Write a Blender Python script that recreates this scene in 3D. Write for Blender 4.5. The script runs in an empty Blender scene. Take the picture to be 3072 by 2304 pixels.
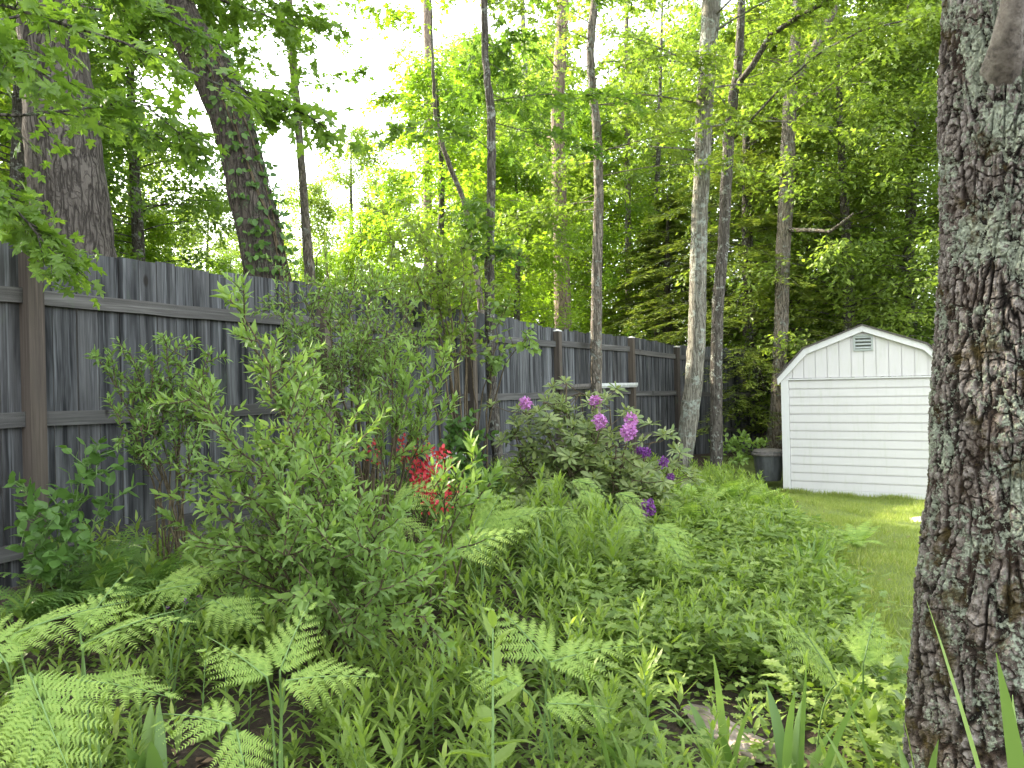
import bpy, math, random
import numpy as np
from mathutils import Vector, Matrix, noise
R = math.radians
rng = np.random.default_rng(7)
random.seed(7)
S = bpy.context.scene
COL = S.collection

# ------------------------------------------------------------------ camera, world, sun, exposure
ROLL = R(1.3); CAM = np.array([0.0, 0.0, 1.5]); FPX = 2306.0
RIGHT = np.array([math.cos(ROLL), 0, -math.sin(ROLL)]); UP = np.array([math.sin(ROLL), 0, math.cos(ROLL)]); FWD = np.array([0, 1.0, 0])
cd = bpy.data.cameras.new('camera'); cam = bpy.data.objects.new('camera', cd); COL.objects.link(cam)
cd.sensor_width = 36; cd.lens = 36 * FPX / 3072; cd.clip_end = 2000; cd.clip_start = 0.05
cam.matrix_world = Matrix(((RIGHT[0], UP[0], 0, 0), (0, 0, -1, 0), (RIGHT[2], UP[2], 0, 1.5), (0, 0, 0, 1)))
S.camera = cam
SUN_AZ = math.atan2(-0.86, 0.51); SUN_EL = R(31)
W = bpy.data.worlds.new('World'); S.world = W; W.use_nodes = True
wn = W.node_tree; bg = wn.nodes['Background']
sky = wn.nodes.new('ShaderNodeTexSky'); sky.sky_type = 'NISHITA'; sky.sun_disc = False
sky.sun_elevation = SUN_EL; sky.sun_rotation = SUN_AZ; sky.dust_density = 3.0; sky.air_density = 1.0; sky.ozone_density = 0.6
hs = wn.nodes.new('ShaderNodeHueSaturation'); hs.inputs['Saturation'].default_value = .30; hs.inputs['Value'].default_value = 1.3
wn.links.new(sky.outputs[0], hs.inputs['Color']); wm = wn.nodes.new('ShaderNodeMix'); wm.data_type = 'RGBA'; wm.blend_type = 'MULTIPLY'; wm.inputs[0].default_value = 1; wm.inputs[7].default_value = (1.0, 1.0, .985, 1)
wn.links.new(hs.outputs[0], wm.inputs[6]); wn.links.new(wm.outputs[2], bg.inputs[0]); bg.inputs[1].default_value = 0.15
sd = bpy.data.lights.new('sun', 'SUN'); sd.energy = 2.9; sd.angle = R(0.6); sd.color = (1.0, 0.87, 0.68)
sun = bpy.data.objects.new('sun', sd); COL.objects.link(sun)
sdir = Vector((math.sin(SUN_AZ) * math.cos(SUN_EL), math.cos(SUN_AZ) * math.cos(SUN_EL), math.sin(SUN_EL)))
sun.rotation_euler = sdir.to_track_quat('Z', 'Y').to_euler(); sun.location = (-20, 10, 25)
S.view_settings.view_transform = 'Standard'; S.view_settings.look = 'None'
S.view_settings.exposure = 2.72; S.view_settings.gamma = 1
S.cycles.max_bounces = 7; S.cycles.diffuse_bounces = 4; S.cycles.glossy_bounces = 2; S.cycles.transmission_bounces = 4

# ------------------------------------------------------------------ helpers
def P(px, py, Z):
    """world point seen at photo pixel (px, py) at distance Z along the view axis"""
    return CAM + Z * (FWD + (px - 1536) / FPX * RIGHT + (1152 - py) / FPX * UP)

GC = np.array([(-2.9, 4.5, .40), (-1.6, 6.7, .38), (-.5, 8.9, .33), (.7, 11, .26), (2, 13.1, .12), (3.2, 15.2, 0), (-4, 2.3, .42), (-3, .5, .2),
    (0, 1, 0), (0, 3, .02), (-1.5, 3.2, .12), (1.5, 4, 0), (1.4, 2, .02), (-.6, 5, .22), (1, 7, .1), (2.2, 6, -.04), (3, 8, -.12), (2.7, 11, -.05), (4.3, 12, -.33), (6.4, 11, -.36), (5.2, 11.5, -.36), (5, 9, -.24),
    (5, 5, -.1), (8, 12, -.3), (6, 20, -.1), (-3, 12, .45), (-8, 8, .5), (-8, 0, .4), (-5, 25, .3), (12, 25, 0), (0, -4, 0), (8, 0, 0)], float)
def gz(x, y):
    x = np.asarray(x, float); y = np.asarray(y, float)
    d2 = (x[..., None] - GC[:, 0]) ** 2 + (y[..., None] - GC[:, 1]) ** 2 + .25
    w = d2 ** -1.6
    return (w * GC[:, 2]).sum(-1) / w.sum(-1)
def G(px, py):
    """point of the ground seen at photo pixel"""
    d = FWD + (px - 1536) / FPX * RIGHT + (1152 - py) / FPX * UP
    t = 5.0
    for _ in range(40):
        p = CAM + t * d
        t += .6 * (float(gz(p[0], p[1])) - p[2]) / d[2]
    return CAM + t * d
def nrm(a): return a / np.maximum(np.linalg.norm(a, axis=-1, keepdims=True), 1e-9)

def mesh_np(name, V, loops, starts, tots, mat, smooth=False, attrs=None):
    me = bpy.data.meshes.new(name)
    me.vertices.add(len(V)); me.vertices.foreach_set('co', np.ascontiguousarray(V, np.float32).ravel())
    me.loops.add(len(loops)); me.loops.foreach_set('vertex_index', np.ascontiguousarray(loops, np.int32))
    me.polygons.add(len(starts)); me.polygons.foreach_set('loop_start', np.ascontiguousarray(starts, np.int32))
    me.polygons.foreach_set('use_smooth', np.full(len(starts), bool(smooth)))
    for k, a in (attrs or {}).items():
        at = me.attributes.new(k, 'FLOAT', 'POINT'); at.data.foreach_set('value', np.ascontiguousarray(a, np.float32))
    me.update(calc_edges=True); me.materials.append(mat)
    return me

class MB:
    """collects faces for ONE mesh"""
    def __init__(s): s.V = []; s.L = []; s.T = []; s.A = []; s.n = 0
    def add(s, V, F, a=0.0):
        V = np.asarray(V, float)
        s.V.append(V)
        for f in F: s.L.extend([i + s.n for i in f]); s.T.append(len(f))
        s.A.append(np.broadcast_to(np.asarray(a, float), (len(V),))); s.n += len(V)
        return s
    def addnp(s, V, quads, a=0.0):
        s.V.append(V); s.L.extend((quads + s.n).ravel().tolist()); s.T.extend([quads.shape[1]] * len(quads))
        s.A.append(np.broadcast_to(np.asarray(a, float), (len(V),))); s.n += len(V)
    def box(s, c, size, rz=0, a=0.0, taper=None, rot=None):
        c = np.asarray(c, float); h = np.asarray(size, float) / 2
        V = np.array([(x, y, z) for z in (-1, 1) for y in (-1, 1) for x in (-1, 1)], float) * h
        if rot is not None: V = V @ np.array(rot).T
        elif rz:
            co, si = math.cos(rz), math.sin(rz); V = np.stack([V[:, 0] * co - V[:, 1] * si, V[:, 0] * si + V[:, 1] * co, V[:, 2]], 1)
        return s.add(V + c, [(0, 2, 3, 1), (4, 5, 7, 6), (0, 1, 5, 4), (2, 6, 7, 3), (0, 4, 6, 2), (1, 3, 7, 5)], a)
    def tube(s, pts, rad, n=8, a=0.0, wob=0.0, cap=True):
        pts = np.asarray(pts, float); m = len(pts)
        rad = np.broadcast_to(np.asarray(rad, float), (m,))
        T = nrm(np.gradient(pts, axis=0))
        ref = np.array([1.0, .13, 0]) if abs(T[0, 2]) > .6 else np.array([0, 0, 1.0])
        U = nrm(ref - (T * ref).sum(1, keepdims=True) * T); Vv = np.cross(T, U)
        th = np.arange(n) * 2 * math.pi / n
        r = rad[:, None] * (1 + (wob * rng.standard_normal((m, n)) if wob else 0))
        V = pts[:, None] + r[..., None] * (np.cos(th)[None, :, None] * U[:, None] + np.sin(th)[None, :, None] * Vv[:, None])
        i = np.arange(m - 1)[:, None] * n; j = np.arange(n)[None]; j2 = (j + 1) % n
        q = np.stack([i + j, i + j2, i + n + j2, i + n + j], -1).reshape(-1, 4)
        self_n = s.n; s.addnp(V.reshape(-1, 3), q, a)
        if cap and n > 3:
            s.L.extend([self_n + (m - 1) * n + k for k in range(n)]); s.T.append(n)
            s.L.extend([self_n + k for k in reversed(range(n))]); s.T.append(n)
        return s
    def build(s, name, mat, parent=None, smooth=False, loc=None):
        V = np.concatenate(s.V); T = np.array(s.T); st = np.concatenate([[0], np.cumsum(T)[:-1]])
        if loc is not None: V = V - np.asarray(loc)
        me = mesh_np(name, V, np.array(s.L), st, T, mat, smooth, {'tint': np.concatenate(s.A)})
        return link(name, me, parent, loc)
def link(name, me, parent=None, loc=None):
    o = bpy.data.objects.new(name, me); COL.objects.link(o)
    if loc is not None and parent is None: o.location = loc
    if parent is not None: o.parent = parent
    return o
def tag(o, label=None, cat=None, group=None, kind=None):
    if label: o['label'] = label
    if cat: o['category'] = cat
    if group: o['group'] = group
    if kind: o['kind'] = kind
    return o
def thing(name, label, cat, loc=(0, 0, 0), rz=0, group=None):
    o = bpy.data.objects.new(name, None); COL.objects.link(o); o.location = loc; o.rotation_euler = (0, 0, rz)
    o.empty_display_size = .1
    return tag(o, label, cat, group)
def copy_tree(o, parent=None):
    c = o.copy(); COL.objects.link(c)
    if parent is not None: c.parent = parent
    for ch in [x for x in o.children]: copy_tree(ch, c)
    return c

class Bag:
    """leaves: position, direction, normal, size, tint -> one mesh"""
    def __init__(s): s.d = []
    def add(s, p, x, n, sc, t):
        p = np.atleast_2d(p); N = len(p)
        s.d.append((p, np.broadcast_to(x, (N, 3)), np.broadcast_to(n, (N, 3)), np.broadcast_to(sc, (N,)), np.broadcast_to(t, (N,))))
    def build(s, name, tmpl, mat, parent=None, smooth=True, org=None, wvar=.15):
        p, x, n, sc, t = [np.concatenate([d[i] for d in s.d]) for i in range(5)]
        if org is not None: p = p - np.asarray(org)
        return link(name, leafmesh(name, tmpl, p, x, n, sc, t, mat, smooth, wvar), parent)
def leafmesh(name, tmpl, p, x, n, sc, t, mat, smooth=True, wvar=.15):
    TV, TF = tmpl; TV = np.asarray(TV, float); N = len(p); k = len(TV)
    x = nrm(x); n = nrm(n - (n * x).sum(1, keepdims=True) * x); y = np.cross(n, x)
    w = (1 + wvar * rng.standard_normal(N)); cu = rng.normal(1, .8, N)
    V = p[:, None] + sc[:, None, None] * (TV[None, :, 0:1] * x[:, None] + TV[None, :, 1:2] * w[:, None, None] * y[:, None] + TV[None, :, 2:3] * cu[:, None, None] * n[:, None])
    fl = np.concatenate([np.array(f) for f in TF]); ft = np.array([len(f) for f in TF])
    L = (fl[None] + (np.arange(N) * k)[:, None]).ravel(); T = np.tile(ft, N); st = np.concatenate([[0], np.cumsum(T)[:-1]])
    return mesh_np(name, V.reshape(-1, 3), L, st, T, mat, smooth, {'tint': np.repeat(t, k), 'along': np.tile(TV[:, 0], N)})

# leaf templates, unit length along x
LANCE = ([(0, 0, 0), (.3, 0, -.02), (.65, 0, 0), (1, 0, -.10), (.28, .15, .04), (.62, .13, .03), (.28, -.15, .04), (.62, -.13, .03)],
         [(0, 1, 4), (1, 2, 5, 4), (2, 3, 5), (0, 6, 1), (1, 6, 7, 2), (2, 7, 3)])
OVATE = ([(0, 0, 0), (.35, 0, -.03), (.7, 0, -.01), (1, 0, -.10), (.12, .20, .02), (.38, .32, .05), (.72, .2, .02), (.12, -.20, .02), (.38, -.32, .05), (.72, -.2, .02)],
         [(0, 1, 5, 4), (1, 2, 6, 5), (2, 3, 6), (0, 7, 8, 1), (1, 8, 9, 2), (2, 9, 3)])
def _sym(h):  # half outline -> fan of triangles round a centre
    o = [(0, 0, 0)] + h + [(1, 0, -.06)] + [(x, -y, z) for x, y, z in reversed(h)]
    V = [(.34, 0, .0)] + o; n = len(o)
    return (V, [(0, 1 + i, 1 + (i + 1) % n) for i in range(n)])
MAPLE = _sym([(-.08, .16, .02), (.02, .30, .0), (-.02, .46, -.05), (.20, .34, .02), (.30, .17, .03), (.42, .30, .02), (.62, .50, -.05), (.62, .26, .0), (.58, .13, .03), (.76, .17, 0)])
MAPLE_S = _sym([(.02, .30, 0), (.28, .15, .03), (.60, .46, -.04), (.58, .13, .02)])
SIMPLE = ([(0, 0, 0), (.5, .28, .06), (1, 0, -.05), (.5, -.28, .06)], [(0, 2, 1), (0, 3, 2)])
LOBED = _sym([(.2, .10, 0), (.25, .34, .02), (.42, .14, .02), (.55, .34, 0), (.66, .12, 0), (.84, .16, -.02)])
def _pinna(n=9, w=.17):
    h = []
    for i in range(n):
        a = i / n; ww = w * (1 - a) ** .8 + .012
        h += [((i + .1) / n, ww * .42, .0), ((i + .78) / n + .03, ww, -.01)]
    mid = [(i / n, 0, 0) for i in range(n)] + [(1.04, 0, -.03)]
    V = list(mid); F = []
    for sgn in (1, -1):
        b = len(V); V += [(x, sgn * y, z) for x, y, z in h]
        for i in range(n):
            f = (i, i + 1, b + 2 * i + 1, b + 2 * i); F.append(f if sgn < 0 else f[::-1])
    return (V, F)
PINNA = _pinna(6, .27); PINNA_S = _pinna(4, .2)
BLADE = ([(0, .05, 0), (0, -.05, 0), (.5, .055, .0), (.5, -.055, 0), (1, 0, 0)], [(0, 1, 3, 2), (2, 3, 4)])
PETAL = ([(0, 0, 0), (.5, .28, .12), (1, .16, .05), (1, -.16, .05), (.5, -.28, .12)], [(0, 4, 3, 2, 1)])

# ------------------------------------------------------------------ materials
def newmat(name):
    m = bpy.data.materials.new(name); m.use_nodes = True; nt = m.node_tree
    return m, nt, nt.nodes['Principled BSDF'], nt.nodes['Material Output']
def node(nt, t, **kw):
    n = nt.nodes.new(t)
    for k, v in kw.items():
        if k in n.inputs: n.inputs[k].default_value = v
        else: setattr(n, k, v)
    return n
def ramp(nt, src, stops):
    r = nt.nodes.new('ShaderNodeValToRGB'); e = r.color_ramp.elements
    while len(e) < len(stops): e.new(.5)
    for i, (p, c) in enumerate(stops):
        e[i].position = p; e[i].color = (c, c, c, 1) if isinstance(c, (int, float)) else (*c, 1)
    nt.links.new(src, r.inputs[0]); return r.outputs[0]
def mix(nt, f, a, b, mode='MIX'):
    m = nt.nodes.new('ShaderNodeMix'); m.data_type = 'RGBA'; m.blend_type = mode
    for i, v in ((0, f), (6, a), (7, b)):
        if isinstance(v, (int, float)): m.inputs[i].default_value = v
        elif isinstance(v, tuple): m.inputs[i].default_value = (*v, 1)
        else: nt.links.new(v, m.inputs[i])
    return m.outputs[2]
def attr(nt, name='tint'):
    a = nt.nodes.new('ShaderNodeAttribute'); a.attribute_name = name; return a.outputs['Fac']
def leafmat(name, c1, c2, c3=None, trans=.38, rough=.45, spec=.38, tb=1.5):
    """leaf with two natural tints (older / younger leaves) and light passing through it"""
    m, nt, b, out = newmat(name)
    if c1[1] > c1[0] and c1[1] > c1[2]: c1, c2 = [(c[0] * 1.08, c[1] * 1.03, c[2] * .93) for c in (c1, c2)]
    c = mix(nt, attr(nt), c1, c2)
    if c3:
        c = mix(nt, ramp(nt, attr(nt), [(0.93, 0.0), (0.97, 1.0)]), c, c3)
    b.inputs['Roughness'].default_value = rough; b.inputs['Specular IOR Level'].default_value = spec
    nt.links.new(c, b.inputs['Base Color'])
    tr = nt.nodes.new('ShaderNodeBsdfTranslucent')
    tc = mix(nt, 1.0, c, (tb, tb * 1.05, tb * .45), 'MULTIPLY'); nt.links.new(tc, tr.inputs[0])
    ms = nt.nodes.new('ShaderNodeMixShader'); ms.inputs[0].default_value = trans
    nt.links.new(b.outputs[0], ms.inputs[1]); nt.links.new(tr.outputs[0], ms.inputs[2]); nt.links.new(ms.outputs[0], out.inputs[0])
    return m
def texco(nt, scale=(1, 1, 1)):
    t = nt.nodes.new('ShaderNodeTexCoord'); mp = nt.nodes.new('ShaderNodeMapping'); mp.inputs['Scale'].default_value = scale
    nt.links.new(t.outputs['Object'], mp.inputs[0]); return mp.outputs[0]
def noi(nt, vec, scale, detail=5, rough=.55, dist=0, W=None):
    n = nt.nodes.new('ShaderNodeTexNoise'); n.inputs['Scale'].default_value = scale; n.inputs['Detail'].default_value = detail
    n.inputs['Roughness'].default_value = rough; n.inputs['Distortion'].default_value = dist
    if W is not None:
        n.noise_dimensions = '4D'; nt.links.new(W, n.inputs['W'])
    nt.links.new(vec, n.inputs['Vector']); return n.outputs['Fac']
def math_n(nt, op, a, b=0.0):
    m = nt.nodes.new('ShaderNodeMath'); m.operation = op
    for i, v in enumerate((a, b)):
        if isinstance(v, (int, float)): m.inputs[i].default_value = v
        else: nt.links.new(v, m.inputs[i])
    return m.outputs[0]
def bump(nt, b, h, strength=.6, dist=.01):
    bp = nt.nodes.new('ShaderNodeBump'); bp.inputs['Strength'].default_value = strength; bp.inputs['Distance'].default_value = dist
    nt.links.new(h, bp.inputs['Height']); nt.links.new(bp.outputs[0], b.inputs['Normal'])
def barkmat(name, dark, light, lichen=None, amount=.5, fs=28, zs=.16, depth=.02, lscale=9, moss=None):
    m, nt, b, out = newmat(name)
    v = texco(nt, (1, 1, zs)); v1 = texco(nt)
    n1 = math_n(nt, 'ABSOLUTE', math_n(nt, 'SUBTRACT', noi(nt, v, fs * .62, 2.5, .5, .5), .5))
    n2 = math_n(nt, 'ABSOLUTE', math_n(nt, 'SUBTRACT', noi(nt, texco(nt, (1, 1, zs * 4)), fs * .5, 2, .5), .5))
    ridge = math_n(nt, 'MULTIPLY', ramp(nt, n1, [(0, 0.0), (.085, 1.0)]), math_n(nt, 'ADD', math_n(nt, 'MULTIPLY', ramp(nt, n2, [(0, 0.0), (.04, 1.0)]), .45), .55))
    fine = noi(nt, v, fs * 2.5, 6, .7)
    h = math_n(nt, 'ADD', math_n(nt, 'MULTIPLY', ridge, .7), math_n(nt, 'MULTIPLY', fine, .6))
    big = noi(nt, v1, 2.2, 4)
    c = mix(nt, ramp(nt, h, [(.25, 0.0), (1.0, 1.0)]), dark, light)
    c = mix(nt, ramp(nt, big, [(.35, 0.0), (.7, .55)]), c, tuple(x * .62 for x in light))
    if lichen:
        l = ramp(nt, noi(nt, v1, lscale, 8, .68, .4), [(.56 - amount * .14, 0.0), (.60 - amount * .10, 1.0)])
        l2 = ramp(nt, noi(nt, v1, lscale * 4, 3, .6), [(.42, 0.0), (.52, 1.0)])
        l = math_n(nt, 'MULTIPLY', l, l2)
        c = mix(nt, l, c, lichen)
        h = math_n(nt, 'ADD', h, math_n(nt, 'MULTIPLY', l, .25))
    if moss:
        mo = ramp(nt, noi(nt, v1, 3.5, 7, .65), [(.55, 0.0), (.63, .9)]); c = mix(nt, mo, c, moss)
    nt.links.new(c, b.inputs['Base Color']); b.inputs['Roughness'].default_value = .92; b.inputs['Specular IOR Level'].default_value = .15
    bump(nt, b, h, 1.0, depth)
    return m

M = {}
M['maple'] = leafmat('maple_leaf', (.075, .15, .035), (.15, .25, .05), trans=.48)
M['mapleyel'] = leafmat('sunlit_tint_leaf', (.10, .19, .025), (.20, .30, .035), trans=.5, tb=1.8)  # yellow-green of sunlit leaves put into the leaf colour itself
M['forest'] = leafmat('forest_leaf', (.10, .17, .04), (.20, .28, .06), trans=.48, tb=1.6)
M['hemlock'] = leafmat('hemlock_needles', (.07, .12, .03), (.22, .28, .06), trans=.3)
M['shrub'] = leafmat('shrub_leaf', (.105, .19, .055), (.22, .34, .10), trans=.36)
M['azalea'] = leafmat('azalea_leaf', (.095, .19, .05), (.20, .32, .09), trans=.36)
M['rhodo'] = leafmat('rhododendron_leaf', (.10, .155, .05), (.25, .31, .12), trans=.24, rough=.38, spec=.5)
M['vine'] = leafmat('vine_leaf', (.055, .13, .03), (.12, .23, .06), trans=.33)
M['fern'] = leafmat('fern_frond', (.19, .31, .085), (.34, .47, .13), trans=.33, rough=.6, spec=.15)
M['darkfern'] = leafmat('dark_fern_frond', (.085, .17, .045), (.17, .29, .08), trans=.33, rough=.6, spec=.2)  # deeper green than the bracken fronds
M['weed'] = leafmat('weed_leaf', (.08, .15, .03), (.24, .345, .08), (.32, .38, .09), trans=.4)
M['lobed'] = leafmat('lobed_leaf', (.12, .20, .045), (.27, .37, .10), trans=.33)
M['iris'] = leafmat('iris_leaf', (.11, .20, .06), (.21, .32, .09), trans=.3, rough=.4)
M['grass'] = leafmat('lawn_blade', (.17, .235, .05), (.30, .37, .10), (.42, .40, .18), trans=.3)
M['litter'] = leafmat('fallen_leaf', (.10, .06, .035), (.24, .16, .10), trans=.05, rough=.8)
M['purple'] = leafmat('purple_petal', (.42, .13, .47), (.72, .36, .78), trans=.3, tb=1.1)
M['darkpurple'] = leafmat('dark_purple_petal', (.13, .03, .22), (.28, .07, .38), trans=.3, tb=1.1)
M['red'] = leafmat('red_petal', (.34, .008, .03), (.82, .10, .12), trans=.25, tb=.9)
M['bark_big'] = barkmat('furrowed_bark', (.022, .018, .016), (.17, .15, .13), fs=38, depth=.04, zs=.13)
M['bark_lean'] = barkmat('dark_furrowed_bark', (.03, .025, .022), (.14, .12, .10), (.12, .14, .09), .2, fs=36, depth=.04, zs=.13)
M['bark_grey'] = barkmat('grey_bark', (.07, .06, .045), (.30, .285, .235), (.34, .37, .32), .35, fs=42, zs=.10, depth=.03, lscale=5)
M['bark_brown'] = barkmat('brown_bark', (.05, .042, .034), (.27, .235, .19), (.3, .32, .28), .1, fs=42, depth=.03)
M['bark_dark'] = barkmat('dark_bark', (.03, .026, .022), (.15, .135, .115), (.3, .32, .28), .1, fs=45, depth=.02)
M['bark_pink'] = barkmat('reddish_bark', (.09, .065, .05), (.30, .235, .185), fs=30, depth=.02)
m, nt, b, out = newmat('lichened_bark'); M['bark_near'] = m
v1 = texco(nt); vz = texco(nt, (1, 1, .35)); e_ = attr(nt)
fine = noi(nt, vz, 130, 6, .75); hgt = math_n(nt, 'ADD', math_n(nt, 'MULTIPLY', e_, .8), math_n(nt, 'MULTIPLY', fine, .6))
c = ramp(nt, hgt, [(.36, (.008, .006, .004)), (.60, (.032, .025, .019)), (.86, (.15, .13, .112)), (1.0, (.25, .228, .205))])
c = mix(nt, ramp(nt, noi(nt, v1, 5, 5), [(.45, 0.0), (.7, .6)]), c, (.06, .038, .025))
sx = nt.nodes.new('ShaderNodeSeparateXYZ'); nt.links.new(v1, sx.inputs[0])
bias = math_n(nt, 'MULTIPLY', math_n(nt, 'ADD', sx.outputs[0], .03), .32)
ln = math_n(nt, 'ADD', math_n(nt, 'ADD', math_n(nt, 'MULTIPLY', noi(nt, v1, 6.5, 3, .5), .55), math_n(nt, 'MULTIPLY', noi(nt, v1, 62, 5, .7, .2), .62)), bias)
l = ramp(nt, ln, [(.618, 0.0), (.64, 1.0)])
lc = mix(nt, noi(nt, v1, 9, 3), (.20, .24, .19), (.36, .38, .27))
lc = mix(nt, ramp(nt, noi(nt, v1, 120, 3), [(.4, 0.0), (.6, .5)]), lc, (.12, .13, .10))
c = mix(nt, l, c, lc)
c = mix(nt, ramp(nt, math_n(nt, 'SUBTRACT', noi(nt, v1, 8, 6, .65), math_n(nt, 'MULTIPLY', bias, .8)), [(.54, 0.0), (.62, .85)]), c, (.05, .037, .01))
nt.links.new(c, b.inputs['Base Color']); b.inputs['Roughness'].default_value = .9; b.inputs['Specular IOR Level'].default_value = .2
bump(nt, b, math_n(nt, 'ADD', hgt, math_n(nt, 'MULTIPLY', l, .3)), 1.0, .008)
M['stem'] = barkmat('shrub_stem', (.05, .04, .025), (.14, .11, .07), fs=80, depth=.002)
m, nt, b, out = newmat('green_stem'); M['gstem'] = m; b.inputs['Base Color'].default_value = (.13, .22, .06, 1); b.inputs['Roughness'].default_value = .6
m, nt, b, out = newmat('smooth_limb_bark'); M['stub'] = m
v = texco(nt); c = ramp(nt, noi(nt, v, 26, 8, .7), [(.35, (.05, .042, .034)), (.5, (.16, .14, .115)), (.7, (.27, .245, .205))]); nt.links.new(c, b.inputs['Base Color']); b.inputs['Roughness'].default_value = .8; bump(nt, b, noi(nt, v, 45, 8, .7), 1.0, .012)
# weathered fence wood
def woodmat(name, base, light, stain, vert=True, staina=.9):
    m, nt, b, out = newmat(name)
    a = attr(nt); Wv = math_n(nt, 'MULTIPLY', a, 37.0)
    s = (13, 13, 1.0) if vert else (.55, .55, 9)
    s2 = (60, 60, 1.5) if vert else (1.5, 1.5, 60)
    v = texco(nt, s); vf = texco(nt, s2)
    st = noi(nt, v, 1.0, 4, .6, .3, Wv); fine = noi(nt, vf, 1.0, 5, .7, 0, Wv)
    kn = nt.nodes.new('ShaderNodeTexVoronoi'); kn.inputs['Scale'].default_value = 1.6
    nt.links.new(texco(nt, (2.2, 2.2, 1.0)), kn.inputs['Vector'])
    c = mix(nt, ramp(nt, fine, [(.3, 0.0), (.7, 1.0)]), base, light)
    c = mix(nt, math_n(nt, 'MULTIPLY', ramp(nt, a, [(0, .0), (1, 1.0)]), .16), c, (.13, .10, .075))
    c = mix(nt, ramp(nt, st, [(.40, 0.0), (.62, staina)]), c, stain)
    bw = nt.nodes.new('ShaderNodeTexWhiteNoise'); bw.noise_dimensions = '1D'; nt.links.new(Wv, bw.inputs['W'])
    c = mix(nt, math_n(nt, 'MULTIPLY', bw.outputs['Value'], .55), c, (.02, .02, .021))
    st2 = noi(nt, texco(nt, (24, 24, .8) if vert else (.8, .8, 24)), 1.0, 4, .65, .2, math_n(nt, 'ADD', Wv, 5.3))
    c = mix(nt, ramp(nt, st2, [(.55, 0.0), (.68, .5)]), c, tuple(x * 1.35 for x in light))
    c = mix(nt, ramp(nt, kn.outputs['Distance'], [(.05, .9), (.085, 0.0)]), c, (.02, .017, .015))
    c = mix(nt, ramp(nt, noi(nt, texco(nt, (3, 3, 1.4)), 2.5, 5, .6), [(.62, 0.0), (.75, .45)]), c, (.10, .13, .09))
    nt.links.new(c, b.inputs['Base Color']); b.inputs['Roughness'].default_value = .9; b.inputs['Specular IOR Level'].default_value = .2
    bump(nt, b, fine, .5, .004)
    return m
M['board'] = woodmat('weathered_board', (.058, .062, .066), (.21, .22, .232), (.006, .007, .009))
M['rail'] = woodmat('weathered_rail', (.085, .083, .08), (.20, .197, .19), (.035, .034, .033), False, .6)
M['post'] = woodmat('brown_weathered_post', (.075, .06, .048), (.18, .15, .12), (.06, .05, .045), True, .5)
def whitemat(name, col, rough=.45):
    m, nt, b, out = newmat(name); v = texco(nt)
    c = mix(nt, ramp(nt, noi(nt, v, 3, 6, .6), [(.45, 0.0), (.8, .25)]), col, tuple(x * .8 for x in col))
    c = mix(nt, ramp(nt, noi(nt, texco(nt, (5, 5, .6)), 4, 6, .65), [(.52, 0.0), (.75, .4)]), c, (.46, .48, .38))
    nt.links.new(c, b.inputs['Base Color']); b.inputs['Roughness'].default_value = rough; bump(nt, b, noi(nt, v, 90, 4), .15, .002)
    return m
M['white'] = whitemat('white_painted_siding', (.62, .60, .595))
M['whitetrim'] = whitemat('white_painted_trim', (.66, .655, .65))
M['ventgrey'] = whitemat('grey_painted_vent', (.36, .39, .37))
M['ventdark'] = whitemat('dark_vent_shade', (.05, .055, .05))
m, nt, b, out = newmat('asphalt_shingles'); M['shingle'] = m
c = ramp(nt, noi(nt, texco(nt), 40, 6, .7), [(.3, (.05, .045, .04)), (.7, (.14, .125, .115))]); nt.links.new(c, b.inputs['Base Color']); b.inputs['Roughness'].default_value = .95
m, nt, b, out = newmat('bin_plastic'); M['bin'] = m
c = ramp(nt, noi(nt, texco(nt, (1, 1, .3)), 12, 6, .65), [(.35, (.035, .038, .042)), (.75, (.10, .105, .11))]); nt.links.new(c, b.inputs['Base Color']); b.inputs['Roughness'].default_value = .5
m, nt, b, out = newmat('bin_lid_plastic'); M['lid'] = m
c = ramp(nt, noi(nt, texco(nt), 22, 6, .65), [(.35, (.06, .055, .052)), (.75, (.17, .155, .14))]); nt.links.new(c, b.inputs['Base Color']); b.inputs['Roughness'].default_value = .7
m, nt, b, out = newmat('white_plastic'); M['plastic'] = m
c = ramp(nt, noi(nt, texco(nt), 14, 5), [(.35, (.5, .52, .5)), (.7, (.72, .74, .74))]); nt.links.new(c, b.inputs['Base Color']); b.inputs['Roughness'].default_value = .4
m, nt, b, out = newmat('grey_stone'); M['stone'] = m
c = ramp(nt, noi(nt, texco(nt), 16, 8, .65), [(.3, (.10, .095, .10)), (.7, (.30, .29, .29))]); nt.links.new(c, b.inputs['Base Color']); b.inputs['Roughness'].default_value = .9; bump(nt, b, noi(nt, texco(nt), 40, 6), .8, .01)
m, nt, b, out = newmat('sawn_timber'); M['timber'] = m
vv = texco(nt, (14, 1.2, 14)); c = ramp(nt, noi(nt, vv, 2.5, 7, .65), [(.3, (.17, .125, .095)), (.65, (.42, .35, .30))]); nt.links.new(c, b.inputs['Base Color']); b.inputs['Roughness'].default_value = .9; bump(nt, b, noi(nt, vv, 3, 7), 1, .01)
m, nt, b, out = newmat('forest_soil'); M['soil'] = m
c = ramp(nt, noi(nt, texco(nt), 22, 9, .72), [(.3, (.028, .019, .013)), (.55, (.075, .05, .036)), (.75, (.17, .12, .085))])
nt.links.new(c, b.inputs['Base Color']); b.inputs['Roughness'].default_value = 1; bump(nt, b, noi(nt, texco(nt), 50, 8, .7), 1, .02)
m, nt, b, out = newmat('lawn_turf'); M['turf'] = m
c = ramp(nt, noi(nt, texco(nt), 6, 9, .7), [(.3, (.10, .14, .03)), (.6, (.17, .22, .05)), (.8, (.27, .27, .11))])
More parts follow.
